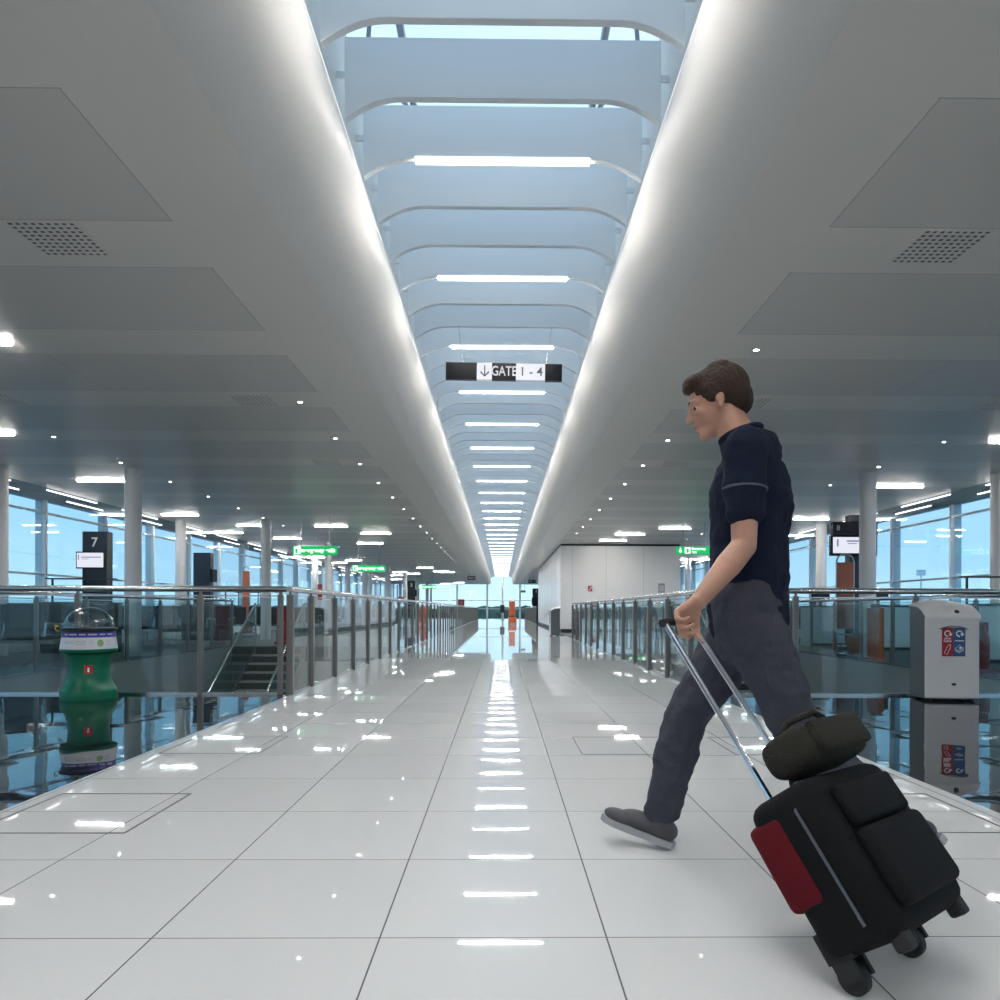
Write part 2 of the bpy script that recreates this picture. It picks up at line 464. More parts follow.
# white enclosure on the white-bin side
KX0, KX1, KY0, KY1 = 2.28, 6.93, 28.0, 45.0
b = MB().span((KX0, KY0, 0.14), (KX1, KY1, ZC - 0.08))
struct('wall_enclosure', b, 'wallpanel')
struct('baseboard_enclosure', MB().span((KX0 + 0.03, KY0 + 0.03, 0), (KX1 - 0.03, KY1 - 0.03, 0.14)), 'slate')
struct('trim_6', MB().span((KX0 + 0.02, KY0 + 0.02, ZC - 0.08), (KX1 - 0.02, KY1 - 0.02, ZC)), 'black')
b = MB()
for x in (2.75, 4.05, 5.5): b.span((x - 0.006, KY0 - 0.003, 0.14), (x + 0.006, KY0 + 0.01, ZC - 0.08))
for y in (30.5, 33, 35.5, 38, 40.5, 43): b.span((KX0 - 0.003, y - 0.01, 0.14), (KX0 + 0.01, y + 0.01, ZC - 0.08))
struct('trim_7', b, 'printgrey')

# outside
struct('floor_apron', MB().span((-400, -60, -5.2), (400, 700, -5.0)), 'apron')
def treeline(name, label, pts, hmin, hmax):
    b = MB()
    for (x, y) in pts:
        h = random.uniform(hmin, hmax); r = random.uniform(2.5, 6.5)
        q = bmesh.ops.create_icosphere(b.bm, subdivisions=2, radius=1.0)['verts']
        for v in q:
            n = 1 + 0.25 * noise.noise(v.co * 2.3 + Vector((x, y, 0)))
            v.co = Vector((x, y, -5)) + Vector((v.co.x * r * n, v.co.y * r * n, (v.co.z * 0.5 * n + 0.48) * h))
    return tag(b.build(name, 'trees', smooth=True), label, 'trees', kind='stuff')
treeline('treeline', 'dark green line of trees beyond the end window', [(random.uniform(-110, 110), random.uniform(235, 275)) for _ in range(260)], 5.6, 7.6)

# ------------------------------------------------------------------ baffles and strips under the skylight
PB = 1.88 / 3
BW = 1.018
def baffle_mesh():
    poly = [(-BW, 4.55), (-BW, 4.02)]
    for k in range(1, 11):
        t = k / 10; poly.append((-BW + 0.37 * t, 4.02 + 0.145 * (1 - (1 - t) ** 2)))
    poly += [(-x, z) for x, z in reversed(poly)]
    o = MB().prism(poly, 'Y', -0.026, 0.026).build('ceiling_baffle', 'baffle')
    mo = o.modifiers.new('bevel', 'BEVEL'); mo.width = 0.003; mo.segments = 1
    return o
pb = baffle_mesh()
for s in (-1, 1): MB().span((s * 1.074, -0.010, 4.30), (s * BW, 0.010, 4.34)).build('bracket', 'baffle', pb)
lampm = MB().box((0, 0, -0.004), (1.27, 0.046, 0.004)).build('light_strip', 'strip')
MB().span((-0.64, -0.031, -0.002), (0.64, 0.031, 0.014)).span((-0.64, -0.031, -0.010), (0.64, -0.026, -0.002)).span((-0.64, 0.026, -0.010), (0.64, 0.031, -0.002)).build('diffuser', 'stripbody', lampm)
Y1 = 6.48 * PB
fb = fl = True
i = -9
while Y1 + (i - 1) * PB < YE - 0.4:
    y = Y1 + (i - 1) * PB
    o = pb if fb else copy_tree(pb); fb = False
    o.location = (0, y, 0)
    lit = (i % 3 == 0)
    if i < 1: lab, g = 'white curved baffle under the skylight above the viewer', 'baffles above the viewer'
    elif i <= 30:
        lab, g = '%s white curved baffle of the skylight counted from the front%s' % (ORD[i], ', carrying a light strip' if lit else ''), 'skylight baffles'
    else: lab, g = 'small white curved baffle towards the far end of the skylight', 'far skylight baffles'
    tag(o, lab, 'ceiling baffle', g)
    if lit:
        q = lampm if fl else copy_tree(lampm); fl = False
        q.location = (0, y, 4.160)
        k = i // 3
        if k < 1: lab, g = 'glowing light strip under the skylight above the viewer', 'strips above the viewer'
        elif k <= 14: lab, g = '%s glowing strip under the skylight baffles counted from the front' % ORD[k], 'skylight strips'
        else: lab, g = 'tiny glowing strip far along under the skylight baffles', 'far skylight strips'
        tag(q, lab, 'light strip', g)
    i += 1
for s in (-1, 1):
    tag(MB().span((s * 1.014, YB, 3.9605), (s * 1.026, YE, 3.970)).build('cove_light', 'led'),
        'long thin glowing cove line along the skylight edge on the ' + SIDE[s], 'cove light', 'cove lights')

# ------------------------------------------------------------------ columns
src = None
for s in (-1, 1):
    for X, row in ((6.82, 'inner'), (9.22, 'outer')):
        for k in range(8):
            y = 13.45 + 7.55 * k
            if s > 0 and X < 7 and KY0 - 0.3 < y < KY1 + 0.3: continue
            if src is None:
                src = MB().lathe([(0.145, 0.0), (0.145, ZC)], 32).build('round_column', 'column', smooth=True)
                o = src
            else: o = link_copy(src)
            px = {(-1, 'inner'): 133, (1, 'inner'): 867.5, (-1, 'outer'): -1, (1, 'outer'): 999}[(s, row)]
            o.location = (at(px, 610, 13.45).x, y, 0)
            where = 'beside the windows' if row == 'outer' else 'in the row beside the stairwell'
            tag(o, '%s white round column %s on the %s' % (ORD[k + 1], where, SIDE[s]), 'column', 'white round columns')

# ------------------------------------------------------------------ ceiling lights
LW = 0.97
def ceil_lamp():
    r = thing('ceiling_light', '', 'ceiling light')
    MB().box((0, 0, -0.0285), (LW, 0.046, 0.003)).build('lower_diffuser', 'lamp', r)
    MB().span((-LW / 2 - 0.004, -0.027, -0.027), (LW / 2 + 0.004, 0.027, -0.005)).build('side_diffuser', 'lampside', r)
    MB().span((-LW / 2 - 0.01, -0.032, -0.005), (LW / 2 + 0.01, 0.032, 0.0)).build('mounting_plate', 'sockets', r)
    return r
lsrc = ceil_lamp()
# seen in the photograph: centre pixel
L_left = [(-40, 341), (-20, 433), (102, 480), (180, 514.5), (228, 532.3), (253, 525), (287, 538), (331, 525.8), (376, 533), (370, 543), (310, 546.7), (317, 557), (338, 562.5), (355, 560),
          (400, 572), (396, 575), (425, 567.5), (441, 571), (447, 572), (413, 573.5), (427, 584), (446, 583.5), (459, 582.5), (396, 579)]
L_right = [(1022, 441), (899, 486), (811, 518.5), (775, 535), (757, 528.7), (675, 528), (630, 534), (613, 540), (689, 559), (716, 549), (700, 553), (733, 556)]
pts = {-1: [atz(x, y, ZC) for x, y in L_left], 1: [atz(x, y, ZC) for x, y in L_right]}
fl = True
for s in (-1, 1):
    P = [p for p in pts[s] if abs(p.x) > 1.9 and abs(p.x) < XW - 0.2 and p.y < YE - 1]
    # lamps near the camera, outside the frame, that light its floor
    P += [Vector((s * 5.6, 3.2, ZC)), Vector((s * 7.6, 0.2, ZC)), Vector((s * 4.2, -1.6, ZC)), Vector((s * 6.6, -4.4, ZC))]
    P.sort(key=lambda p: p.y)
    for k, p in enumerate(P):
        o = lsrc if fl else copy_tree(lsrc); fl = False
        sx = 1.0
        o.location = (p.x, p.y, ZC - 0.0005)
        if p.y < 5: lab, g = 'glowing linear ceiling light just above the viewer', 'ceiling lights above the viewer'
        else: lab, g = '%s glowing linear light of the metal ceiling along the %s' % (ORD[k + 1], SIDE[s]), 'linear ceiling lights'
        tag(o, lab, 'ceiling light', g)

# downlights in rows
r = thing('downlight', '', 'downlight')
MB().lathe([(0.026, -0.004), (0.026, -0.001)], 16).build('lens', 'spot', r)
MB().lathe([(0.028, -0.006), (0.040, -0.006), (0.044, 0.0), (0.028, 0.0)], 20, cap=False).build('trim_ring', 'sockets', r, smooth=True)
fl = True
for s in (-1, 1):
    for X in (2.5, 6.7):
        for k in range(18):
            y = 7.1 + 1.9 * k
            if s > 0 and X == 2.5 and y > 26 or s < 0 and k == 0 and X == 2.5: continue
            if s > 0 and X == 6.7 and y > 27: continue
            o = r if fl else copy_tree(r); fl = False
            o.location = (s * X, y, ZC - 0.0005)
            rw = 'row beside the skylight bulkhead' if X == 2.5 else 'row near the columns'
            if k < 9: tag(o, '%s tiny round downlight of the %s on the %s' % (ORD[k + 1], rw, SIDE[s]), 'downlight', 'ceiling downlights')
            else: tag(o, 'tiny far downlight of the %s on the %s' % (rw, SIDE[s]), 'downlight', 'far downlights %s %s' % (rw, SIDE[s]))

# added glowing strips imitating lamp reflections along the fascia over the windows
sl = MB().span((-0.012, 0, -0.012), (0.0, 1.0, 0.012)).build('reflection_streak', 'soffit'); fl = True
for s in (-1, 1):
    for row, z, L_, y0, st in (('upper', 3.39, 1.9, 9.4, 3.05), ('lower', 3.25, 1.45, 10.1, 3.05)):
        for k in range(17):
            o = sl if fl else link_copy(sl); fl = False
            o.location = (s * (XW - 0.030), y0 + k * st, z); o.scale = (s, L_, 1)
            tag(o, '%s thin added streak of reflected light in the %s row along the fascia above the windows, %s' % (ORD[k + 1], row, SIDE[s]), 'soffit light', 'fascia reflection streaks')

# perforated air vents
def vent():
    r = thing('air_vent', '', 'air vent')
    b = MB(); n = 9
    w, d = 0.46, 0.46
    for k in range(n + 1):
        x = -w / 2 + w * k / n
        b.span((x - 0.011, -d / 2, -0.006), (x + 0.011, d / 2, 0))
        b.span((-w / 2, x - 0.011, -0.006), (w / 2, x + 0.011, 0))
    b.build('grille', 'ceil', r)
    MB().span((-w / 2, -d / 2, -0.0022), (w / 2, d / 2, -0.0008)).build('backing', 'hatch', r)
    return r
vs = vent(); fl = True
for s in (-1, 1):
    for k, (x, y) in enumerate([(3.08, 5.07), (3.05, 8.95), (6.2, 8.95), (3.05, 12.7)]):
        o = vs if fl else copy_tree(vs); fl = False
        o.location = (s * x, y, ZC - 0.0005)
        tag(o, '%s square perforated air vent in the ceiling on the %s' % (ORD[k + 1], SIDE[s]), 'air vent', 'perforated ceiling vents')

# floor hatches
hm = None
def hatch():
    b = MB(); w = 0.30
    for a in (-w, w):
        b.span((a - 0.004, -w, 0.0), (a + 0.004, w, 0.0015)); b.span((-w, a - 0.004, 0.0), (w, a + 0.004, 0.0015))
    return b.build('floor_hatch', 'hatch')
hs = hatch(); fl = True
for x, y, lab in ((-1.76, 3.125, 'square outlined floor hatch nearer the viewer beside the black stone under the green bin'),
                  (-1.76, 4.68, 'square outlined floor hatch further along on the green-bin side'),
                  (0.79, 4.66, 'square outlined floor hatch in the white tiles in front of the walking person'),
                  (1.72, 4.66, 'square outlined floor hatch between the walking person and the stone floor edge'),
                  (1.72, 3.125, 'square outlined floor hatch behind the black suitcase')):
    o = hs if fl else link_copy(hs); fl = False
    o.location = (x, y, 0.0004); tag(o, lab, 'floor hatch', 'floor hatches')
# ------------------------------------------------------------------ balustrades
RH = 1.105
def post_mesh(w, d):
    return MB().span((-d / 2, -w / 2, 0.0), (d / 2, w / 2, 1.02), bev=0.004, seg=1).box((0, 0, 1.035), (0.022, 0.022, 0.04)).build('post', 'post')
def balustrade(name, label, p0, p1, pitch=1.15, w=0.06, d=0.05, posts=None):
    p0, p1 = Vector((*p0, 0)), Vector((*p1, 0))
    L = (p1 - p0).length; rz = math.atan2(p1.y - p0.y, p1.x - p0.x)
    r = thing(name, label, 'balustrade', p0, rz, 'glass balustrades')
    n = max(1, round(L / pitch)); st = L / n
    src = None
    posts = posts or [k * st for k in range(n + 1)]
    for x in posts:
        if src is None: o = src = post_mesh(w, d); o.parent = r
        else: o = link_copy(src)
        o.location = (x, 0, 0)
    src = {}
    for xa, xb in zip(posts, posts[1:]):
        L_ = round(xb - xa, 3)
        if L_ not in src: o = src[L_] = MB().span((d / 2 + 0.012, -0.007, 0.022), (L_ - d / 2 - 0.012, 0.007, 0.985)).build('glass_panel', 'bglass', r)
        else: o = link_copy(src[L_])
        o.location = (xa, 0, 0)
    MB().tube([(-0.065, 0, RH - 0.03), (L + 0.03, 0, RH - 0.03)], 0.03, 14).build('handrail', 'steel', r, smooth=True)
    MB().span((0, -0.012, 1.0), (L, 0.012, 1.012)).build('top_channel', 'steel', r)
    MB().span((0, -0.018, 0.0), (L, 0.018, 0.022)).build('bottom_channel', 'steel', r)
    return r
balustrade('glass_balustrade', 'long glass balustrade lining the corridor on the green-bin side', (-XR, Y0), (-XR, 66.0), 1.17, 0.07, 0.05, [0.0] + [0.80 + 1.156 * k for k in range(51)])
balustrade('glass_balustrade', 'cross balustrade behind the green coin bin', (-XR - 0.1, Y0), (-XV, Y0), 1.25, 0.05, 0.05, [0.0, 0.81, 2.05, 3.3, 4.05])
balustrade('glass_balustrade', 'far balustrade across the stairwell behind the green coin bin', (-XV, Y0 + 0.1), (-XV, 17.0), 1.2, 0.05, 0.05)
balustrade('glass_balustrade', 'glass balustrade lining the corridor in front of the white enclosure', (XR, Y0), (XR, 21.8), 1.12, 0.07, 0.05, [0.0] + [0.80 + 1.1333 * k for k in range(13)])
balustrade('glass_balustrade', 'cross balustrade behind the white recycling bin', (XR + 0.1, Y0), (XV, Y0), 1.12, 0.05, 0.05, [0.0, 0.77, 2.01, 3.25, 4.05])
balustrade('glass_balustrade', 'far balustrade across the stairwell behind the white recycling bin', (XV, Y0 + 0.1), (XV, 21.8), 1.05, 0.05, 0.05)
balustrade('glass_balustrade', 'glass balustrade at the far end past the white enclosure', (XR, 45.3), (XR, 66.0), 1.17, 0.07, 0.05)
balustrade('glass_balustrade', 'balustrade closing the stairwell in front of the white enclosure', (XR + 0.1, 21.8), (XV - 0.1, 21.8), 1.25, 0.05, 0.05)

# ------------------------------------------------------------------ stairs
def stairs(label, x0, x1, ytop, n=18):
    r = thing('staircase', label, 'staircase', ((x0 + x1) / 2, ytop, 0))
    w = abs(x1 - x0); tr, rs = 0.27, 0.175
    a = MB(); b = MB(); s1 = MB()
    for k in range(n):
        z = -rs * (k + 1); y = -tr * k
        a.span((-w / 2, y - tr - 0.03, z - 0.035), (w / 2, y, z))
        b.span((-w / 2, y - 0.02, z), (w / 2, y, z + rs - 0.036))
    a.build('tread', 'tread', r); b.build('riser', 'riser', r)
    for sx in (-1, 1):
        poly = [(0.0, -0.02), (-tr * n, -rs * n), (-tr * n, -rs * n - 0.0), (-tr * n + 0.25, -rs * n - 0.2), (0.0, -0.38)]
        MB().prism(poly, 'X', sx * (w / 2 + 0.002), sx * (w / 2 + 0.04)).build('stringer', 'stringer', r)
        g = MB().prism([(0.0, 0.05), (0.0, 0.92), (-tr * n, 0.92 - rs * n), (-tr * n, 0.05 - rs * n)], 'X', sx * (w / 2 + 0.015), sx * (w / 2 + 0.027)).build('side_glass', 'bglass', r)
        MB().tube([(sx * (w / 2 + 0.02), 0.25, 1.0), (sx * (w / 2 + 0.02), 0.0, 1.0), (sx * (w / 2 + 0.02), -tr * n, 1.0 - rs * n)], 0.022, 10).build('handrail', 'steel', r, smooth=True)
        MB().tube([(sx * (w / 2 + 0.02), 0.02, -0.2), (sx * (w / 2 + 0.02), 0.02, 0.98)], 0.02, 8).build('rail_post', 'steel', r, smooth=True)
    return r
stairs('staircase going down behind the green coin bin, with a diagonal steel handrail', -5.72, -4.62, 16.95)
stairs('staircase going down behind the walking person, with a diagonal steel handrail', 5.72, 4.62, 16.95)
stairs('second staircase further down the hall on the green-bin side', -5.72, -4.62, 36.9)
# landings that carry the right staircase
struct('floor_landing', MB().span((4.7, 16.95, -0.3), (XV, 21.8, 0.0)), 'carpet')

# escalator on the white-bin side
es = thing('escalator', 'escalator with black curved handrails behind the balustrade of the white enclosure', 'escalator', (3.45, 15.0, 0))
for sx in (-1, 1):
    x = sx * 0.36
    pts = []
    for k in range(13):
        a = -PI / 2 + PI * k / 12
        pts.append((x, 1.05 + 0.36 * math.cos(a), 0.64 + 0.36 * math.sin(a)))
    top = [(x, y, z) for _, y, z in reversed([])]
    path = [(x, -5.2, -2.2 + 0.0), (x, -0.4, 0.86), (x, 0.0, 0.98), (x, 0.3, 1.0)] + [(x, 1.05 + 0.36 * math.cos(a), 0.64 + 0.36 * math.sin(a)) for a in [PI / 2 - PI * k / 12 for k in range(13)]] + [(x, 0.2, 0.28)]
    MB().tube(path, 0.035, 8).build('handrail', 'black', es, smooth=True)
    MB().prism([(1.3, 0.3), (1.35, 0.64), (1.2, 0.93), (0.1, 0.95), (-0.4, 0.82), (-5.2, -2.25), (-5.2, -2.95), (-0.4, 0.1), (0.1, 0.25)], 'X', x - 0.006, x + 0.006).build('side_glass', 'bglass', es)
    MB().prism([(1.5, -0.3), (1.5, 0.27), (0.1, 0.27), (-0.4, 0.1), (-5.2, -2.95), (-5.2, -3.35), (-0.3, -0.3)], 'X', x - 0.05 * sx, x + 0.14 * sx).build('skirt', 'steel', es)
b = MB()
for k in range(14): b.span((-0.31, -0.4 * k - 0.4, -0.22 * k - 0.25), (0.31, -0.4 * k, -0.22 * k))
b.span((-0.31, 0, -0.25), (0.31, 1.5, 0.004))
b.build('step_band', 'riser', es)
struct('floor_escalator_landing', MB().span((2.6, 16.5, -0.3), (4.7, 21.8, 0.0)), 'carpet')

# ------------------------------------------------------------------ hanging signs
def wire(b, x, z0, z1, r=0.004): b.tube([(x, 0, z0), (x, 0, z1)], r, 6)
p = at(504, 372.3, 8.4)
g = thing('gate_sign', 'hanging black and white sign reading GATE 1 - 4 with a down arrow', 'sign', (p.x, p.y, p.z))
S = 8.4 / F
def gx(px): return (px - 504) * S
hh = 0.097
for a, e, m, nm in ((446, 477, 'gloss_black', 'blank_panel'), (477, 492, 'signwhite', 'arrow_panel'), (492, 516, 'gloss_black', 'word_panel'), (516, 545, 'signwhite', 'number_panel'), (545, 562, 'gloss_black', 'blank_panel')):
    MB().span((gx(a), -0.03, -hh), (gx(e) - 0.0015, 0.03, hh)).build(nm, m, g)
text('gate_word', 'GATE', 0.158, 'whiteprint', g, (gx(504), -0.0315, 0.0), bold=0.0015, sx=0.745)
text('gate_numbers', '1 - 4', 0.145, 'darkprint', g, (gx(531), -0.0315, 0.0), bold=0.001)
b = MB()
ax = gx(484.7)
b.box((ax, -0.031, 0.005), (0.014, 0.002, 0.12))
for s in (-1, 1): b.box((ax + s * 0.026, -0.031, -0.030), (0.014, 0.002, 0.082), rot=Matrix.Rotation(s * -PI / 4, 3, 'Y') if False else None) if False else b.prism([(ax, -0.066), (ax, -0.046), (ax + s * 0.050, 0.004), (ax + s * 0.050, -0.018)], 'Y', -0.032, -0.030)
b.build('down_arrow', 'darkprint', g)
b = MB()
MB().tube([(gx(463), 0, hh), (gx(463) - 0.06, 0, 0.53)], 0.003, 6).build('suspension_wire', 'steel', g); MB().tube([(gx(546), 0, hh), (gx(546) + 0.06, 0, 0.53)], 0.003, 6).build('suspension_wire', 'steel', g)
g.rotation_euler = (0, 0.012, 0)

def exit_sign(label, x0, x1, yc, Y, txt, mir=False):
    p = at((x0 + x1) / 2, yc, Y); w = (x1 - x0) * Y / F; h = min(0.24, w * 0.215)
    r = thing('exit_sign', label, 'exit sign', p, 0, 'green exit signs')
    MB().box((0, 0, 0), (w, 0.06, h), bev=0.006, seg=1).build('sign_panel', 'exitgreen', r)
    ic = -w / 2 + h * 0.55
    if not mir:
        MB().box((ic, -0.0305, 0), (h * 0.72, 0.004, h * 0.8)).build('pictogram_panel', 'exitwhite', r)
        b = MB().box((ic - 0.02, -0.033, -0.01), (h * 0.34, 0.003, h * 0.56)); b.build('doorway', 'exitgreen', r)
        text('exit_text', txt, h * 0.62, 'exitwhite', r, (0.04, -0.0315, 0.0), bold=0.004, sx=1.12)
        text('exit_arrow', '>', h * 0.66, 'exitwhite', r, (w / 2 - h * 0.55, -0.0315, 0.0), bold=0.004)
    else:
        b = MB().box((ic, -0.031, 0.02), (0.03, 0.003, 0.11)).prism([(ic - 0.055, -0.01), (ic, -0.075), (ic + 0.055, -0.01)], 'Y', -0.0325, -0.0295)
        b.build('exit_arrow', 'exitwhite', r)
        MB().box((ic + h * 0.95, -0.0305, 0), (h * 0.72, 0.004, h * 0.8)).build('pictogram_panel', 'exitwhite', r)
        MB().box((ic + h * 0.95, -0.033, -0.01), (h * 0.34, 0.003, h * 0.56)).build('doorway', 'exitgreen', r)
        text('exit_text', txt, h * 0.42, 'exitwhite', r, (ic + h * 1.5, -0.0315, 0.0), bold=0.003, align='LEFT')
    b = MB()
    for sx in (-0.3, 0.32): wire(b, sx * w, h / 2, ZC - p.z, 0.008)
    b.build('suspension_rod', 'darkalu', r)
    return r
exit_sign('green Emergency exit sign hanging nearest the stairwell on the green-bin side', 293, 337, 550.5, 20.0, 'Emergency exit')
exit_sign('smaller green Emergency exit sign hanging further along on the green-bin side', 352, 385, 568.5, 26.5, 'Emergency exit')
exit_sign('tiny green Emergency exit sign hanging far down the hall', 418.5, 436, 587, 50.0, 'Emergency exit')
exit_sign('green Emergency exit sign hanging beside the white enclosure, behind the walking person', 676, 711, 550.5, 21.0, 'Emergency\nexit', True)

def small_sign(label, cx, cy, wpx, hpx, Y, txt):
    p = at(cx, cy, Y); w = wpx * Y / F; h = hpx * Y / F
    r = thing('hanging_sign', label, 'sign', p)
    MB().box((0, 0, 0), (w, 0.08, h)).build('sign_panel', 'gloss_black', r)
    text('sign_text', txt, h * 0.62, 'whiteprint', r, (0, -0.042, 0.0), bold=0.004)
    b = MB(); wire(b, -w * 0.3, h / 2, ZC - p.z, 0.012); wire(b, w * 0.3, h / 2, ZC - p.z, 0.012); b.build('suspension_rod', 'darkalu', r)
small_sign('small black gate sign hanging at the far end on the green-bin side', 471.6, 578, 8, 3.8, 50, 'Gate 3')
small_sign('small black gate sign hanging at the far end above the dark totem', 532, 581.5, 7.4, 3.2, 55, 'Gate 4')
small_sign('tiny black hanging sign in front of the end window', 523.3, 591.5, 4.4, 2.0, 60, 'Exit')

# ------------------------------------------------------------------ gate furniture
def totem(label, cx, Y, top_y, w, num=None, screen=None, side_screen=False):
    p = at(cx, 610, Y); z1 = at(cx, top_y, Y).z
    r = thing('gate_totem', label, 'totem', (p.x, p.y, 0))
    MB().span((-w / 2, -0.12, 0.0), (w / 2, 0.12, z1), bev=0.01, seg=1).build('body', 'navyblack', r)
    if num: text('gate_number', num, 0.27, 'whiteprint', r, (0.0, -0.1215, z1 - 0.23), bold=0.003)
    if screen:
        sw, sh, sx, sz = screen[:4]
        q = MB().box((sx, -0.155, sz), (sw, 0.06, sh), bev=0.006, seg=1).build('monitor', 'gloss_black', r)
        if len(screen) > 4: return r, z1
        e = MB().box((sx, -0.1865, sz), (sw - 0.045, 0.004, sh - 0.05)).build('screen', 'screen', q)
        b = MB().box((sx + 0.02, -0.19, sz + sh * 0.17), (sw * 0.68, 0.002, sh * 0.06)).box((sx - 0.10, -0.19, sz + sh * 0.06), (sw * 0.25, 0.002, sh * 0.035)).box((sx - sw * 0.40, -0.19, sz + sh * 0.16), (sw * 0.035, 0.002, sh * 0.3))
        b.build('screen_text', 'screentext', q)
    if side_screen:
        q = MB().box((w / 2 + 0.045, 0.0, z1 - 0.65), (0.08, 0.36, 0.36), bev=0.01, seg=1).build('monitor', 'gloss_black', r)
    return r, z1
totem('dark gate totem with the number 7 and a lit monitor', 97.5, 15.0, 532, 0.50, '7', (0.58, 0.345, -0.05, 1.86))
totem('dark blank gate totem behind the cross balustrade on the green-bin side', 203.3, 21.0, 553, 0.49, None, None, True)
totem('small dark gate totem far along the green-bin side', 411.5, 39.0, 581.0, 0.42, '3', None, True)
totem('dark gate totem at the far end beside the white enclosure', 536.0, 56.0, 588.5, 0.55, '1', (0.68, 0.55, 0.0, 1.55, 0))
r, z1 = totem('dark gate totem with a lit monitor half hidden by a column on the white-bin side', 857, 16.0, 515.5, 0.44, None, None)
q = MB().box((-0.17, -0.20, 2.67), (0.98, 0.14, 0.30), bev=0.01, seg=1).build('sign_head', 'gloss_black', r)
q = MB().box((-0.19, -0.20, 2.30), (1.02, 0.12, 0.44), bev=0.01, seg=1).build('monitor', 'gloss_black', r)
MB().box((-0.19, -0.262, 2.31), (0.94, 0.004, 0.35)).build('screen', 'screen', q)
MB().box((-0.08, -0.266, 2.40), (0.56, 0.002, 0.035)).box((-0.24, -0.266, 2.345), (0.2, 0.002, 0.02)).box((-0.56, -0.266, 2.36), (0.04, 0.002, 0.16)).build('screen_text', 'screentext', q)
text('gate_number', '8', 0.16, 'darkalu', q, (-0.55, -0.272, 2.68))

def gate_desk(label, x, y, w, mat, shelf=True):
    r = thing('gate_desk', label, 'desk', (x, y, 0))
    MB().span((-w / 2, -0.03, 0.06), (w / 2, 0.02, 0.96), bev=0.008, seg=1).build('front_panel', mat, r)
    for s in (-1, 1): MB().span((s * (w / 2 - 0.001), 0.02, 0.0), (s * (w / 2 - 0.04), 0.62, 0.959)).build('side_panel', mat, r)
    MB().span((-w / 2 - 0.02, -0.05, 0.96), (w / 2 + 0.02, 0.66, 1.0), bev=0.008, seg=1).build('worktop', 'slate', r)
    MB().span((-w / 2 + 0.03, 0.0, 0.0), (w / 2 - 0.03, 0.5, 0.06)).build('plinth', 'slate', r)
    if not shelf: return r
    b = MB()
    for sx in (-w / 2 + 0.05, w / 2 - 0.05): b.span((sx - 0.015, 0.28, 1.0), (sx + 0.015, 0.31, 1.46))
    b.span((-w / 2 - 0.05, 0.22, 1.45), (w / 2 + 0.05, 0.36, 1.475)); b.build('raised_shelf', 'black', r)
    return r
def pc_monitor(label, x, y, rz=0.0):
    r = thing('computer_monitor', label, 'monitor', (x, y, 1.0), rz)
    MB().box((0, 0.0, 0.25), (0.46, 0.05, 0.28), bev=0.01, seg=1).build('display_case', 'black', r)
    MB().span((-0.03, -0.02, 0.015), (0.03, 0.02, 0.14)).build('neck', 'black', r)
    MB().span((-0.12, -0.08, 0.0), (0.12, 0.08, 0.015)).build('stand', 'black', r)
    MB().box((-0.14, 0.13, 0.06), (0.14, 0.12, 0.12), bev=0.015).build('card_reader', 'black', r)
    return r
gate_desk('dark gate desk in front of the totem numbered 7', -8.35, 14.2, 1.25, 'slate'); 
gate_desk('dark gate desk in front of the blank totem on the green-bin side', -8.3, 20.2, 1.15, 'slate')
gate_desk('white gate desk seen just beside the white recycling bin', 8.75, 16.1, 0.95, 'deskwhite', False); pc_monitor('black computer monitor on the white desk beside the white recycling bin', 8.58, 16.4)
gate_desk('white gate desk behind the tall baggage sizer on the white-bin side', 8.15, 18.0, 0.85, 'deskwhite', False); pc_monitor('black computer monitor on the white desk behind the baggage sizer', 8.1, 18.3)
gate_desk('white gate desk at the picture edge past the white recycling bin', 8.35, 12.1, 0.75, 'deskwhite')
gate_desk('white gate desk behind the orange baggage sizer on the green-bin side', -8.95, 25.4, 0.8, 'deskwhite')

def bag_sizer(label, x, y, pm, h=2.1, w=0.40, box=(-0.35, -1.9), bw=0.60, bh=0.58):
    r = thing('bag_sizer', label, 'baggage sizer', (x, y, 0))
    for s in (-1, 1): MB().tube([(s * w / 2, 0, 0.0), (s * w / 2, 0, h)], 0.016, 8).build('frame_tube', 'steel', r, smooth=True)
    b = MB(); b.tube([(-w / 2, 0, h), (-w / 2 + 0.03, 0, h + 0.10), (-w / 2 + 0.1, 0, h + 0.15), (w / 2 - 0.1, 0, h + 0.15), (w / 2 - 0.03, 0, h + 0.10), (w / 2, 0, h)], 0.016, 8)
    b.build('top_hoop', 'steel', r, smooth=True)
    MB().span((-w / 2 + 0.012, -0.02, 0.52), (w / 2 - 0.012, 0.02, h), bev=0.005, seg=1).build('tall_panel', pm, r)
    MB().span((-w / 2 - 0.06, -0.3, 0.0), (w / 2 + 0.06, 0.2, 0.03)).build('base_plate', 'steel', r)
    bx, by = box
    c = MB().span((bx - bw / 2, by, 0.07), (bx + bw / 2, by + 0.05, bh), bev=0.03).build('measuring_box', 'brown' if pm != 'redorange' else pm, r)
    b = MB()
    for sx in (-bw / 2, bw / 2):
        b.tube([(bx + sx, by, 0.0), (bx + sx, by, bh), (bx + sx, by + 0.42, bh), (bx + sx, by + 0.42, 0.0)], 0.014, 6)
    b.tube([(bx - bw / 2, by + 0.42, bh), (bx + bw / 2, by + 0.42, bh)], 0.014, 6); b.tube([(bx - bw / 2, by + 0.42, 0.2), (bx + bw / 2, by + 0.42, 0.2)], 0.014, 6)
    b.span((bx - bw / 2, by, 0.03), (bx + bw / 2, by + 0.42, 0.06))
    b.build('box_frame', 'steel', r)
    return r
M['redorange'] = pbr('red_orange_panel', (0.75, 0.14, 0.03), 0.45, noise_amt=0.1, noise_scale=4)
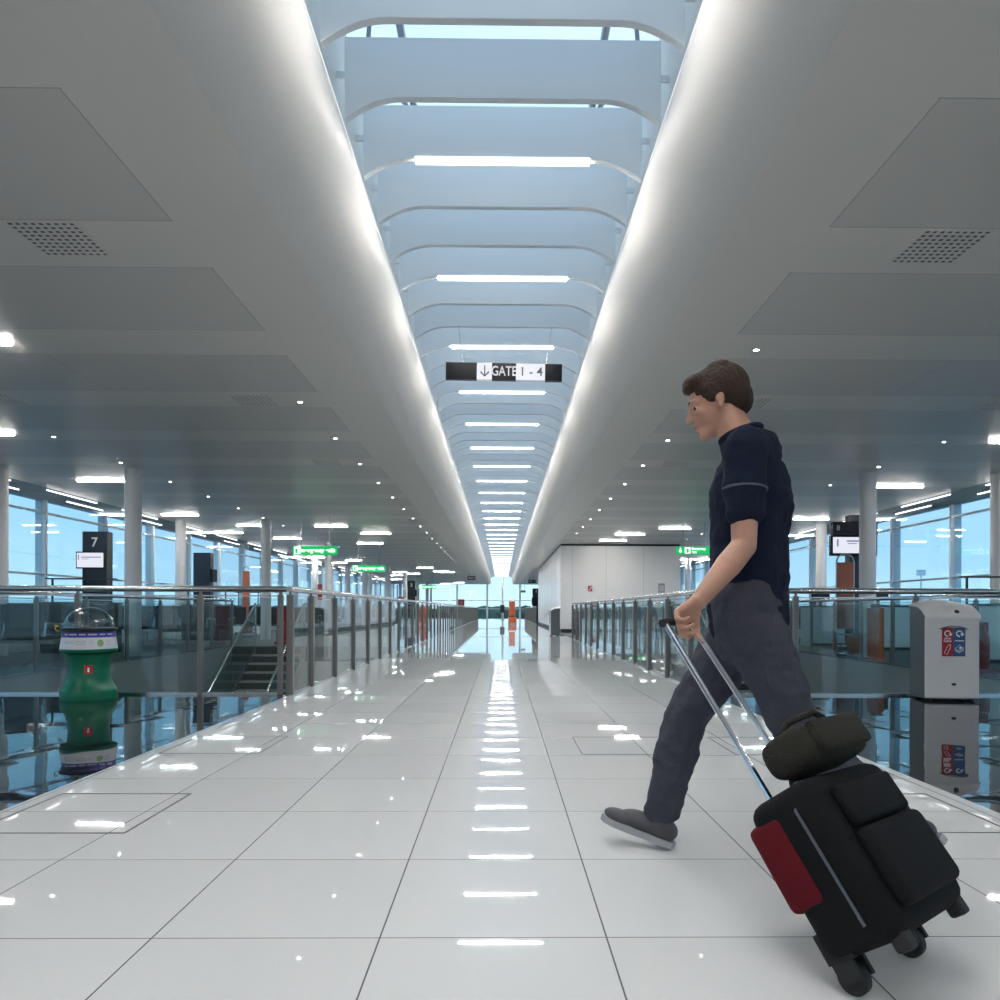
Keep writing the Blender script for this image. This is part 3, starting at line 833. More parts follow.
p = at(845, 610, 14.2); bag_sizer('tall brown-orange baggage sizer beside a column on the white-bin side', p.x, 14.2, 'brown', 1.83, 0.35, (-0.13, -0.8), 0.42, 0.42)
p = at(246, 610, 24.4); bag_sizer('tall orange baggage sizer seen over the cross balustrade on the green-bin side', p.x, 24.4, 'orange', 2.15, 0.24, (0.36, -0.9), 0.34, 0.42)
p = at(512, 610, 46); r = bag_sizer('bright orange baggage sizer standing at the end of the corridor', p.x, 46, 'redorange', 1.42, 0.38, (0.02, -0.7), 0.50, 0.42)
MB().box((0, -0.022, 1.05), (0.22, 0.006, 0.28)).box((0, -0.022, 1.30), (0.2, 0.006, 0.06)).build('printed_picture', 'orange', r)
p = at(874.5, 610, 12.9)
r = thing('bag_sizer', 'slim orange baggage sizer panel at the foot of a white-bin side column', 'baggage sizer', (p.x + 0.02, 12.9, 0))
MB().span((-0.055, -0.2, 0.03), (0.055, 0.2, 0.93), bev=0.01, seg=1).build('panel', 'redorange', r)
MB().span((-0.10, -0.24, 0.0), (0.10, 0.24, 0.03)).build('base_plate', 'redorange', r)
MB().span((-0.05, -0.1, 0.93), (0.05, 0.1, 1.0), bev=0.02).build('top_cap', 'black', r)

# red things
def fire_point(label, x, y, w=0.34, h=0.95):
    r = thing('fire_point', label, 'fire point', (x, y, 0))
    MB().span((-w / 2, 0.0, 0.04), (w / 2, 0.06, h), bev=0.01, seg=1).build('back_board', 'binred', r)
    MB().lathe([(0.075, 0.06), (0.08, 0.08), (0.08, 0.5), (0.06, 0.57), (0.025, 0.6), (0.025, 0.66)], 16, c=(0, -0.10, 0)).build('extinguisher', 'binred', r, smooth=True)
    MB().span((-w / 2, -0.2, 0.0), (w / 2, 0.1, 0.06)).build('base_tray', 'binred', r)
    return r
fire_point('dark red fire point standing past the top of the stairs behind the corner post', -5.52, 18.4)
p = at(1001, 610, 9.6); fire_point('dark red fire point at the picture edge behind the recycling bin', p.x + 0.1, 10.2, 0.30, 0.72)
def poster_stand(label, cx, y0, y1, wpx, Y, mat='red'):
    p = at(cx, 610, Y); za, zb = at(cx, y1, Y).z, at(cx, y0, Y).z; w = wpx * Y / F
    r = thing('poster_stand', label, 'sign', (p.x, p.y, 0))
    MB().span((-w / 2, -0.02, za), (w / 2, 0.02, zb), bev=0.01, seg=1).build('poster_panel', mat, r)
    MB().box((0, -0.022, (za + zb) / 2 + 0.03), (w * 0.5, 0.004, (zb - za) * 0.45)).build('printed_picture', 'brown', r)
    MB().tube([(0, 0, 0.02), (0, 0, za)], 0.03, 8).build('pole', 'darkalu', r, smooth=True)
    MB().lathe([(0.22, 0), (0.22, 0.02)], 20).build('foot', 'darkalu', r)
poster_stand('red poster stand beside the columns behind the corner post', 320, 584, 600, 4.4, 30.5, 'binred')
poster_stand('red poster stand at the far end behind the corridor balustrade', 461.3, 599.3, 607.2, 6.2, 58, 'binred')
poster_stand('small orange sign on a pole far along on the green-bin side', 401, 597, 600.2, 6.4, 44, 'redorange')
p = at(502.3, 610, 64)
r = thing('display_stand', 'dark display stand in front of the middle of the end window', 'display stand', (p.x, 64, 0))
MB().span((-0.2, -0.06, 0.62), (0.2, 0.06, 1.32), bev=0.03).build('display_case', 'black', r)
MB().tube([(0, 0, 0.02), (0, 0, 0.64)], 0.05, 10).build('pole', 'steel', r, smooth=True)
MB().lathe([(0.22, 0), (0.22, 0.02)], 20).build('foot', 'black', r)

# things on the white enclosure
p = at(590, 588.7, 28.0)
r = thing('fire_alarm_sign', 'small red and white fire notice on the white enclosure', 'sign', (p.x, KY0 - 0.004, p.z))
MB().box((0, -0.008, 0), (0.16, 0.012, 0.21)).build('sign_plate', 'red', r); MB().box((0.03, -0.016, 0.03), (0.06, 0.004, 0.07)).box((-0.02, -0.016, -0.05), (0.08, 0.004, 0.03)).build('printed_mark', 'whiteprint', r)
p = at(661.5, 588, 28.0)
r = thing('wall_notice', 'small grey framed notice on the white enclosure beside the exit sign', 'notice', (p.x, KY0 - 0.004, p.z))
MB().box((0, -0.01, 0), (0.25, 0.016, 0.36)).build('notice_frame', 'darkalu', r); MB().box((0, -0.02, -0.02), (0.19, 0.004, 0.24)).build('notice_sheet', 'printgrey', r)

# ------------------------------------------------------------------ lounge seating
def seat_bank():
    r = thing('beam_seating', '', 'seating')
    sp = 0.60
    for k in range(4):
        x = (k - 1.5) * sp
        MB().box((x, -0.02, 0.44), (0.52, 0.50, 0.08), bev=0.03).build('seat', 'seat', r)
        MB().box((x, 0.25, 0.70), (0.52, 0.07, 0.50), rot=Matrix.Rotation(math.radians(0), 3, 'X'), bev=0.03).build('backrest', 'seat', r)
    for k in range(5):
        x = (k - 2) * sp
        MB().tube([(x, -0.24, 0.40), (x, -0.24, 0.63), (x, 0.20, 0.65), (x, 0.24, 0.45)], 0.018, 6).build('armrest', 'steel', r)
    MB().span((-1.22, -0.03, 0.34), (1.22, 0.04, 0.40)).build('beam', 'steel', r)
    for x in (-0.9, 0.9): MB().tube([(x, -0.28, 0.015), (x, 0.0, 0.08), (x, 0.0, 0.35), (x, 0.0, 0.08), (x, 0.28, 0.015)], 0.02, 6).build('leg', 'steel', r)
    return r
sb = seat_bank(); fl = True
for s in (-1, 1):
    ys = [9.6, 11.0, 12.4, 16.9, 18.2, 23.0, 27.0, 30.5] if s < 0 else [22.5, 24.5, 26.5]
    for k, y in enumerate(ys):
        o = sb if fl else copy_tree(sb); fl = False
        o.location = (s * 7.95, y, 0); o.rotation_euler = (0, 0, PI if k % 2 else 0)
        tag(o, '%s row of four black lounge seats along the %s' % (ORD[k + 1], SIDE[s]), 'seating', 'rows of lounge seats')
# ------------------------------------------------------------------ green coin bin
p = atz(89, 698.3, 0.0)
gb = thing('coin_bin', 'green coin collection bin with clear dome standing on the black stone floor', 'collection bin', (p.x, p.y, 0), 0.55)
MB().lathe([(0.0, 0), (0.283, 0.0), (0.287, 0.02), (0.283, 0.075), (0.276, 0.095), (0.262, 0.11), (0.235, 0.15), (0.217, 0.20), (0.206, 0.26), (0.204, 0.31), (0.208, 0.36), (0.216, 0.405), (0.222, 0.425),
            (0.255, 0.435), (0.282, 0.448), (0.288, 0.462), (0.286, 0.475), (0.0, 0.478)], 64).build('pedestal', 'greenplastic', gb, smooth=True)
MB().lathe([(0.281, 0.476), (0.284, 0.478), (0.266, 0.585), (0.262, 0.586)], 64, cap=False).build('label_band', 'label', gb, smooth=True)
MB().lathe([(0.2655, 0.586), (0.268, 0.587), (0.260, 0.640), (0.2575, 0.640)], 64, cap=False).build('blue_band', 'blueband', gb, smooth=True)
MB().lathe([(0.0, 0.632), (0.262, 0.632), (0.262, 0.652), (0.28, 0.655), (0.284, 0.664), (0.28, 0.672), (0.255, 0.674), (0.2, 0.66), (0.0, 0.655)], 64).build('rim', 'black', gb, smooth=True)
prof = [(0.252 * math.cos(a), 0.668 + 0.205 * math.sin(a)) for a in [PI / 2 * k / 14 for k in range(15)]]
prof2 = [(max(0, r - 0.004), z - 0.004 if r < 0.2 else z) for r, z in reversed(prof)]
gb.scale = (0.87, 0.87, 1.02)
MB().lathe(prof[:-1] + [(0.0, 0.873)], 48, cap=False).build('dome', 'dome', gb, smooth=True)
MB().lathe([(0.0, 0.661), (0.06, 0.663), (0.18, 0.672), (0.245, 0.676), (0.245, 0.656), (0, 0.654)], 48, cap=False).build('coin_funnel', 'stringer', gb, smooth=True)
def on_cyl(r, ang, z, rz=0.55): pass
# marks face the viewer; the bin is turned 0.55 rad, so work in its own frame
def cyl_patch(name, mat, r0, r1, z0, z1, a, half, n=6, off=0.003):
    b = MB(); A = []; B = []
    for k in range(n + 1):
        t = a - half + 2 * half * k / n
        A.append(b.bm.verts.new(((r0 + off) * math.cos(t), (r0 + off) * math.sin(t), z0))); B.append(b.bm.verts.new(((r1 + off) * math.cos(t), (r1 + off) * math.sin(t), z1)))
    for k in range(n): b.bm.faces.new((A[k], A[k + 1], B[k + 1], B[k]))
    o = b.build(name, mat, gb)
    mo = o.modifiers.new('s', 'SOLIDIFY'); mo.thickness = 0.002
    return o
face = math.atan2(-p.y, -p.x) - 0.55      # direction towards the camera in the bin's frame
cyl_patch('instruction_label', 'red', 0.205, 0.205, 0.240, 0.325, face - 0.03, 0.19)
cyl_patch('instruction_figure', 'whiteprint', 0.205, 0.205, 0.262, 0.305, face - 0.03, 0.045, off=0.006)
# printed lines on the label
for a0, hw, z in ((-0.75, .22, .545), (-0.75, .22, .530), (-0.28, .2, .55), (-0.28, .2, .535), (-0.28, .2, .52), (0.08, .1, .55), (0.08, .1, .53), (0.72, .13, .548), (0.72, .13, .53), (0.72, .13, .512)):
    r_ = 0.284 - (z - 0.478) * 0.168
    cyl_patch('printed_line', 'printgrey', r_, r_ - 0.001, z, z + 0.006, face + a0, hw)
for a0, hw in ((-0.95, .1), (-0.62, .16), (-0.25, .12), (0.12, .17), (0.5, .12), (0.85, .14)):
    cyl_patch('printed_line', 'printgrey', 0.2635, 0.2622, 0.607, 0.620, face + a0, hw, off=0.004)
t = face + 0.40
q = MB().lathe([(0.0, 0), (0.034, 0), (0.034, 0.003), (0, 0.003)], 24).build('green_seal', 'leaf', gb, smooth=False)
q.location = (0.2745 * math.cos(t), 0.2745 * math.sin(t), 0.532); q.rotation_euler = (0, PI / 2 - 0.17, t)
t = face - 1.45
q = MB().tube([(0, 0, 0.0), (0.03, 0, 0.005), (0.04, 0, 0.02), (0.03, 0, 0.04), (0.0, 0, 0.045)], 0.006, 8).box((0.03, 0, 0.05), (0.03, 0.012, 0.012)).build('coin_slot', 'brass', gb, smooth=True)
q.location = (0.284 * math.cos(t), 0.284 * math.sin(t), 0.645); q.rotation_euler = (0, 0, t)

# ------------------------------------------------------------------ recycling bins
def recycling_bin():
    r = thing('recycling_bin', '', 'recycling bin')
    w, d, h, hs = 0.50, 0.34, 0.815, 0.025
    MB().span((-w / 2, -d / 2, hs), (w / 2, -d / 2 + 0.035, h), bev=0.016).build('front_door', 'binwhite', r)
    # grey sides follow the arched lid
    side = [(-d / 2 + 0.036, hs), (-d / 2 + 0.036, h + 0.004), (-d / 2 + 0.09, h + 0.06), (-d / 2 + 0.17, h + 0.10), (d / 2, h + 0.115), (d / 2, hs)]
    MB().prism(side, 'X', -w / 2 + 0.004, w / 2 - 0.004).build('body', 'bingrey', r)
    # lid: arched across the width, falling to the front
    rings = []
    ys = [(-d / 2 - 0.008, h - 0.012), (-d / 2 - 0.004, h + 0.012), (-d / 2 + 0.07, h + 0.066), (-d / 2 + 0.16, h + 0.108), (d / 2 + 0.004, h + 0.122)]
    for j, (y, z) in enumerate(ys):
        top, bot = [], []
        for k in range(13):
            u = -1 + 2 * k / 12
            arch = 0.045 * (1 - abs(u) ** 2.2) * (j / 4.0) ** 0.8
            top.append((u * (w / 2 + 0.006), y, z + arch + (0.004 if j else 0)))
        for k in range(12, -1, -1):
            u = -1 + 2 * k / 12
            bot.append((u * (w / 2 + 0.006), y, z - 0.012))
        rings.append(top + bot)
    MB().loft(rings).build('lid', 'binwhite', r, smooth=True, angle=50)
    MB().lathe([(0, 0), (0.022, 0), (0.022, 0.012), (0, 0.012)], 20).build('lock', 'black', r, (0.045, -d / 2 + 0.02, h + 0.046), rot=(0.7, 0, 0))
    MB().lathe([(0, 0), (0.022, 0), (0.022, 0.008), (0, 0.008)], 20).build('lock', 'black', r, (0.01, -d / 2 + 0.002, 0.165), rot=(PI / 2, 0, 0)).scale = (1, 0.6, 1)
    yy = -d / 2 - 0.001
    MB().span((-0.100, yy - 0.004, 0.435), (0.002, yy + 0.004, 0.713)).build('red_label', 'binred', r)
    MB().span((0.004, yy - 0.004, 0.435), (0.114, yy + 0.004, 0.713)).build('blue_label', 'binblue', r)
    # hood over the labels
    b = MB(); rr = []
    for k in range(11):
        u = -1 + 2 * k / 10; x = 0.007 + u * 0.128; z = 0.700 + 0.027 * (1 - u * u)
        rr.append([(x, yy - 0.022, z - 0.004), (x, yy + 0.003, z - 0.006), (x, yy + 0.003, z + 0.006), (x, yy - 0.022, z + 0.0)])
    b.loft(rr).build('hood', 'bingrey', r)
    for cx in (-0.050, 0.058):
        b = MB()
        pts = [(cx + 0.026 * math.cos(a), yy - 0.006, 0.655 + 0.026 * math.sin(a)) for a in [PI * (-0.45) - 2 * PI * 0.78 * k / 18 for k in range(19)]]
        b.tube(pts, 0.0055, 6)
        ex, _, ez = pts[-1]
        b.prism([(ex - 0.018, ez), (ex + 0.018, ez), (ex, ez - 0.024)], 'Y', yy - 0.010, yy - 0.004)
        b.build('recycling_mark', 'whiteprint', r)
    text('label_text', 'plastic\nbottles', 0.026, 'whiteprint', r, (-0.050, yy - 0.0052, 0.595), bold=0.0006)
    text('label_text', 'newspapers', 0.018, 'whiteprint', r, (0.059, yy - 0.0052, 0.587), bold=0.0004)
    b = MB()
    R = Matrix.Rotation(0.42, 3, 'Y')
    bottle = [(-0.014, -0.045), (-0.017, -0.025), (-0.012, -0.005), (-0.017, 0.01), (-0.013, 0.035), (-0.006, 0.045), (-0.006, 0.055), (0.006, 0.055), (0.006, 0.045), (0.013, 0.035), (0.017, 0.01), (0.012, -0.005), (0.017, -0.025), (0.014, -0.045)]
    ca, sa = math.cos(0.42), math.sin(0.42)
    b.tube([(-0.050 - (x * ca + z * -sa) * -1 * -1, yy - 0.0055, 0.500 + (x * sa + z * ca)) for x, z in bottle], 0.0022, 5, closed=True)
    b.build('bottle_drawing', 'whiteprint', r)
    b = MB()
    for dz in (-0.045, -0.034, -0.023):
        b.tube([(0.018, yy - 0.0055, 0.535 + dz), (0.055, yy - 0.0055, 0.513 + dz), (0.098, yy - 0.0055, 0.54 + dz)], 0.0022, 5)
    b.tube([(0.018, yy - 0.0055, 0.512), (0.055, yy - 0.0055, 0.490), (0.098, yy - 0.0055, 0.517), (0.06, yy - 0.0055, 0.545)], 0.0022, 5, closed=True)
    b.prism([(0.05, 0.517), (0.07, 0.530), (0.088, 0.522), (0.066, 0.505)], 'Y', yy - 0.007, yy - 0.004)
    b.build('paper_drawing', 'whiteprint', r)
    for sx in (-1, 1):
        for sy in (-1, 1):
            MB().lathe([(0.035, 0), (0.038, 0.008), (0.03, 0.03)], 14).build('foot', 'black', r, (sx * (w / 2 - 0.06), sy * (d / 2 - 0.06), 0), smooth=True)
    MB().span((-w / 2 + 0.015, -d / 2 + 0.04, 0.015), (w / 2 - 0.015, d / 2, 0.03)).build('base', 'bingrey', r)
    return r
rb = recycling_bin()
p = atz(955, 701.5, 0.0)
rb.location = (p.x, p.y + 0.18, 0); rb.rotation_euler = (0, 0, -0.10)
tag(rb, 'white and grey recycling bin with red and blue labels on the black stone floor', None, 'recycling bins')
o = copy_tree(rb); o.rotation_euler = (0, 0, -PI / 2); o.location = (1.80, 24.6, 0)
tag(o, 'small grey and white recycling bin facing the corridor at the corner of the white enclosure', None, 'recycling bins')

# mast outside
p = at(921, 610, 60)
r = thing('floodlight_mast', 'thin floodlight mast outside the window above the recycling bin', 'mast', (p.x, 60, -5))
zt = at(921, 571, 60).z + 5
MB().tube([(0, 0, 0), (0, 0, zt)], [0.10, 0.06], 10).build('pole', 'fascia', r, smooth=True)
b = MB()
for k in (-1, 0, 1):
    for j in (0, 1): b.box((k * 0.24, 0, zt - j * 0.28), (0.2, 0.2, 0.2))
b.box((0, 0, zt - 0.14), (0.7, 0.06, 0.06)); b.build('lamp_head', 'fascia', r)
# ------------------------------------------------------------------ the walking person
HD = Vector((-0.906, 0.423, 0)).normalized()      # heading
LF = Vector((-HD.y, HD.x, 0))                     # the person's left (towards the camera)
if LF.y > 0: LF = -LF
UP = Vector((0, 0, 1))

def capsule(b, p0, p1, r0, r1, u=None, e=1.0, n=18, m=5):
    """closed tapered capsule; e squeezes it along u"""
    p0, p1 = Vector(p0), Vector(p1)
    t = (p1 - p0).normalized()
    if u is None: u = UP if abs(t.z) < 0.8 else HD
    u = Vector(u); u = (u - t * u.dot(t)).normalized(); w = t.cross(u)
    rings = []
    for k in range(1, m + 1):
        a = -PI / 2 + PI / 2 * k / m
        rings.append((p0 + t * math.sin(a) * r0, r0 * math.cos(a)))
    for k in range(0, m):
        a = PI / 2 * k / m
        rings.append((p1 + t * math.sin(a) * r1, r1 * math.cos(a)))
    R = []
    for c, r in rings:
        R.append([b.bm.verts.new(c + (u * math.cos(2 * PI * k / n) * e + w * math.sin(2 * PI * k / n)) * r) for k in range(n)])
    a = b.bm.verts.new(p0 - t * r0); z = b.bm.verts.new(p1 + t * r1)
    for A, B in zip(R, R[1:]):
        for k in range(n): b.bm.faces.new((A[k], A[(k + 1) % n], B[(k + 1) % n], B[k]))
    for k in range(n):
        b.bm.faces.new((a, R[0][(k + 1) % n], R[0][k])); b.bm.faces.new((z, R[-1][k], R[-1][(k + 1) % n]))

def frame(fx, fy):
    """matrix with columns: x=fx, y=fy, z=cross"""
    x = Vector(fx).normalized(); z = x.cross(Vector(fy)).normalized(); y = z.cross(x)
    return Matrix((x, y, z)).transposed()

def ell(b, c, s, R=None, seg=20):
    b.sphere(c, 1.0, s, seg, 14, R)

def fuse(b, name, mat, parent, voxel, smooth=6, creases=0.0, cscale=0.09, carve=None):
    """melt everything in b into one continuous skin"""
    o = b.build(name, mat)
    mo = o.modifiers.new('r', 'REMESH'); mo.mode = 'VOXEL'; mo.voxel_size = voxel; mo.use_smooth_shade = True
    if creases:
        t = bpy.data.textures.new(name + '_folds', 'CLOUDS'); t.noise_scale = cscale; t.noise_depth = 2
        d = o.modifiers.new('d', 'DISPLACE'); d.texture = t; d.strength = creases; d.mid_level = 0.5; d.texture_coords = 'GLOBAL'
    if smooth:
        sm = o.modifiers.new('s', 'SMOOTH'); sm.factor = 0.5; sm.iterations = smooth
    dg = bpy.context.evaluated_depsgraph_get(); dg.update()
    me = bpy.data.meshes.new_from_object(o.evaluated_get(dg))
    old = o.data; o.modifiers.clear(); o.data = me; bpy.data.meshes.remove(old)
    me.name = name
    if not me.materials: me.materials.append(M[mat])
    for p_ in me.polygons: p_.use_smooth = True
    o.parent = parent
    if parent: o.matrix_parent_inverse = parent.matrix_basis.inverted()
    return o

PX, PY = 0.855, 2.50
P = Vector((PX, PY, 0.90))
pe = thing('person', 'person in navy polo shirt and slate trousers walking, pulling a black suitcase', 'person', (PX, PY, 0))
hipL = P + LF * 0.088 - UP * 0.04; hipR = P - LF * 0.088 - UP * 0.04
SH = Vector((0.865, 2.505, 1.395))
shL = SH + LF * 0.175; shR = SH - LF * 0.175
# leading right leg
kneeR = Vector((0.672, 2.625, 0.485)); ankR = Vector((0.585, 2.655, 0.119))
# trailing left leg
kneeL = Vector((0.965, 2.345, 0.475)); ankL = Vector((1.245, 2.240, 0.201))
elbL = at(744, 546, 2.315); wrL = at(697, 603, 2.235)
hand_c = at(682, 616, 2.205)
elbR = shR + Vector((0.0, 0.05, -0.30)); wrR = elbR + Vector((-0.03, 0.03, -0.25))
neck = Vector((0.838, 2.515, 1.47))
hc = at(717, 403, 2.555)                       # centre of the head
face = (HD * 0.93 - UP * 0.30 + LF * 0.12).normalized()
hu = (UP - face * UP.dot(face)).normalized()   # up axis of the head
hl = hu.cross(face).normalized()               # towards its left ear
if hl.dot(LF) < 0: hl = -hl

b = MB()
# torso core (under the shirt)
capsule(b, P - UP * 0.02, P + UP * 0.16, 0.132, 0.125, HD, 0.76)
capsule(b, P + UP * 0.16, SH - UP * 0.14, 0.122, 0.135, HD, 0.76)
capsule(b, shL - LF * 0.05, shR + LF * 0.05, 0.060, 0.060)
capsule(b, SH + UP * 0.02, neck, 0.075, 0.060)
capsule(b, neck - UP * 0.03, hc - hu * 0.045 - face * 0.018, 0.062, 0.056)
# legs under the trousers
capsule(b, hipL, kneeL, 0.085, 0.056); capsule(b, kneeL, ankL, 0.055, 0.036)
capsule(b, hipR, kneeR, 0.085, 0.056); capsule(b, kneeR, ankR, 0.055, 0.036)
# arms
def arm(sh, el, wr):
    capsule(b, sh, sh.lerp(el, 0.45), 0.052, 0.046); capsule(b, sh.lerp(el, 0.4), el, 0.048, 0.039)
    capsule(b, el, el.lerp(wr, 0.35), 0.040, 0.042); capsule(b, el.lerp(wr, 0.3), wr, 0.042, 0.026, None, 1.0)
arm(shL, elbL, wrL); arm(shR, elbR, wrR)
# head
def hp(f, l, u): return hc + face * f + hl * l + hu * u
RH_ = Matrix((face, hl, hu)).transposed()
ell(b, hp(-0.012, 0, 0.030), (0.098, 0.076, 0.090), RH_)      # cranium
ell(b, hp(0.030, 0, -0.030), (0.062, 0.060, 0.080), RH_)      # face mass
ell(b, hp(0.050, 0, -0.080), (0.040, 0.042, 0.030), RH_)      # jaw
ell(b, hp(0.075, 0, -0.098), (0.020, 0.022, 0.016), RH_)      # chin
ell(b, hp(0.070, 0, 0.020), (0.028, 0.058, 0.014), RH_)       # brow
capsule(b, hp(0.085, 0, 0.010), hp(0.108, 0, -0.028), 0.009, 0.013)  # nose
for s in (-1, 1):
    ell(b, hp(0.100, s * 0.011, -0.031), (0.010, 0.008, 0.008), RH_)
    ell(b, hp(0.062, s * 0.042, -0.022), (0.025, 0.018, 0.018), RH_) # cheek
    ell(b, hp(-0.010, s * 0.0765, -0.004), (0.016, 0.007, 0.029), RH_) # ear
    ell(b, hp(-0.004, s * 0.076, -0.030), (0.010, 0.008, 0.012), RH_)
ell(b, hp(0.088, 0, -0.058), (0.012, 0.024, 0.006), RH_); ell(b, hp(0.086, 0, -0.070), (0.012, 0.021, 0.007), RH_)

# suitcase axes, needed for the grip
W = Vector((0.925, 1.715, 0.0))
grip = hand_c + Vector((-0.012, 0, -0.022))
AX = (grip - W).normalized()
WV = Vector((-AX.y, AX.x, 0)).normalized()
NV = AX.cross(WV).normalized()
if NV.z < 0: WV = -WV; NV = AX.cross(WV).normalized()
WA = WV if WV.x > 0 else -WV

# hands: palm and five fingers each
def hand(wr, palm_dir, across, nrm, curl, spread=0.0, scale=1.0, thumb_side=1):
    """palm_dir wrist->knuckles, across index->little is -across, nrm = palm side"""
    pd = palm_dir.normalized(); ac = (across - pd * across.dot(pd)).normalized(); nm = nrm - pd * nrm.dot(pd) - ac * nrm.dot(ac); nm.normalize()
    k = scale
    for j in range(4):
        o = (j - 1.5) * 0.019 * k
        capsule(b, wr + pd * 0.005 + ac * o * 0.55, wr + pd * 0.085 * k + ac * o, 0.016 * k, 0.0125 * k)
    ln = [(0.040, 0.027, 0.020), (0.045, 0.030, 0.022), (0.042, 0.028, 0.021), (0.033, 0.021, 0.018)]
    for j in range(4):
        o = (1.5 - j) * 0.0205 * k
        q = wr + pd * 0.088 * k + ac * o
        a = 0.25 + curl * 0.5
        for i_, L_ in enumerate(ln[j]):
            d = pd * math.cos(a) + nm * math.sin(a) + ac * (1.5 - j) * spread
            q2 = q + d.normalized() * L_ * k
            capsule(b, q, q2, (0.0092 - 0.0008 * i_) * k, (0.0086 - 0.0009 * i_) * k, n=10, m=3)
            q = q2; a += curl
    t0 = wr + pd * 0.028 * k + ac * 0.030 * k + nm * 0.008
    t1 = t0 + (pd * 0.5 + ac * 0.62 + nm * 0.45).normalized() * 0.040 * k
    t2 = t1 + (pd * 0.75 + ac * 0.15 + nm * 0.75).normalized() * 0.030 * k
    t3 = t2 + (pd * 0.6 - ac * 0.25 + nm * 0.8).normalized() * 0.024 * k
    capsule(b, wr + pd * 0.015 + ac * 0.012, t0, 0.017 * k, 0.016 * k); capsule(b, t0, t1, 0.0145 * k, 0.0105 * k, n=10, m=3); capsule(b, t1, t2, 0.0105 * k, 0.0098 * k, n=10, m=3); capsule(b, t2, t3, 0.0098 * k, 0.0085 * k, n=10, m=3)
pd = (grip - wrL).normalized()
hand(wrL, pd + UP * 0.10, WA, (NV * -0.2 - UP - HD * 0.1), 1.05)
hand(wrR, (Vector((-0.25, 0.1, -1))), HD, LF, 0.42)
body = fuse(b, 'body', 'skin', pe, 0.0042, 5)

# eyes, brows, lips
for s in (-1, 1):
    e = MB(); ell(e, hp(0.0705, s * 0.031, 0.001), (0.0112, 0.0110, 0.0085), RH_, 14)
    eo = e.build('eye', 'eye', pe, smooth=True); eo.matrix_parent_inverse = pe.matrix_basis.inverted()
    e = MB(); ell(e, hp(0.0775, s * 0.0350, 0.000), (0.0055, 0.0068, 0.0065), RH_, 12)
    io = e.build('iris', 'iris', eo, smooth=True)
e = MB()
for s in (-1, 1):
    e.tube([hp(0.092, s * 0.014, 0.020), hp(0.090, s * 0.030, 0.026), hp(0.078, s * 0.047, 0.022)], [0.004, 0.005, 0.003], 8)
q = e.build('eyebrows', 'hair', pe, smooth=True); q.matrix_parent_inverse = pe.matrix_basis.inverted()
e = MB(); ell(e, hp(0.0965, 0, -0.0585), (0.005, 0.020, 0.0035), RH_, 12); ell(e, hp(0.0945, 0, -0.069), (0.006, 0.018, 0.005), RH_, 12)
q = e.build('mouth', 'lip', pe, smooth=True); q.matrix_parent_inverse = pe.matrix_basis.inverted()

# hair: a full brown cap with a swept fringe
h = MB()
ell(h, hp(-0.024, 0, 0.042), (0.104, 0.086, 0.094), RH_)
ell(h, hp(-0.070, 0, 0.0), (0.055, 0.070, 0.075), RH_)
ell(h, hp(0.045, 0.01, 0.092), (0.052, 0.058, 0.030), RH_)
ell(h, hp(0.078, 0.015, 0.078), (0.022, 0.045, 0.016), RH_)
for s in (-1, 1):
    ell(h, hp(-0.004, s * 0.074, 0.032), (0.034, 0.012, 0.036), RH_)
    capsule(h, hp(0.020, s * 0.070, 0.045), hp(0.016, s * 0.070, 0.000), 0.014, 0.007)
for k in range(60):
    a = random.uniform(-1.1, 1.1); u = random.uniform(0.05, 0.125); f0 = random.uniform(-0.06, 0.06)
    f0 = random.uniform(-0.10, 0.07); q_ = Vector((f0 * 1.0, math.sin(a) * 0.8, 0.9)).normalized(); p0 = hp(-0.024 + 0.098 * q_.x * (1.0 if f0 > 0 else 1.0), 0.082 * q_.y, 0.042 + 0.088 * q_.z); p1 = p0 - face * random.uniform(0.02, 0.045) + hu * random.uniform(-0.022, 0.002) + hl * 0.012 * q_.y
    capsule(h, p0, p1, 0.012, 0.006, n=8, m=3)
fuse(h, 'hair', 'hair', pe, 0.005, 3)

# polo shirt
t = MB()
capsule(t, P - UP * 0.03, P + UP * 0.18, 0.170, 0.160, HD, 0.80)
capsule(t, P + UP * 0.16, SH - UP * 0.13, 0.158, 0.172, HD, 0.80)
capsule(t, SH - UP * 0.16, SH - UP * 0.06, 0.172, 0.135, HD, 0.78)
capsule(t, shL - LF * 0.05, shR + LF * 0.05, 0.078, 0.078)
capsule(t, SH + UP * 0.0, neck - UP * 0.025, 0.098, 0.076)
for q_ in (shL, shR): capsule(t, SH + UP * 0.022 - HD * 0.012, q_.lerp(SH, 0.22), 0.088, 0.076)
for sh, el in ((shL, elbL), (shR, elbR)):
    capsule(t, sh, sh.lerp(el, 0.62), 0.072, 0.064)
fuse(t, 'polo_shirt', 'shirt', pe, 0.006, 4, 0.026, 0.07)
cl = MB()
ca = (neck - SH).normalized()
cpts = [neck + ca * 0.015 + (HD * math.cos(a) * 0.065 + LF * math.sin(a) * 0.069) + UP * (-0.022 * math.cos(a)) for a in [2 * PI * k / 20 for k in range(20)]]
cl.tube(cpts, 0.012, 8, closed=True)
q = cl.build('collar', 'shirt', pe, smooth=True); q.matrix_parent_inverse = pe.matrix_basis.inverted()
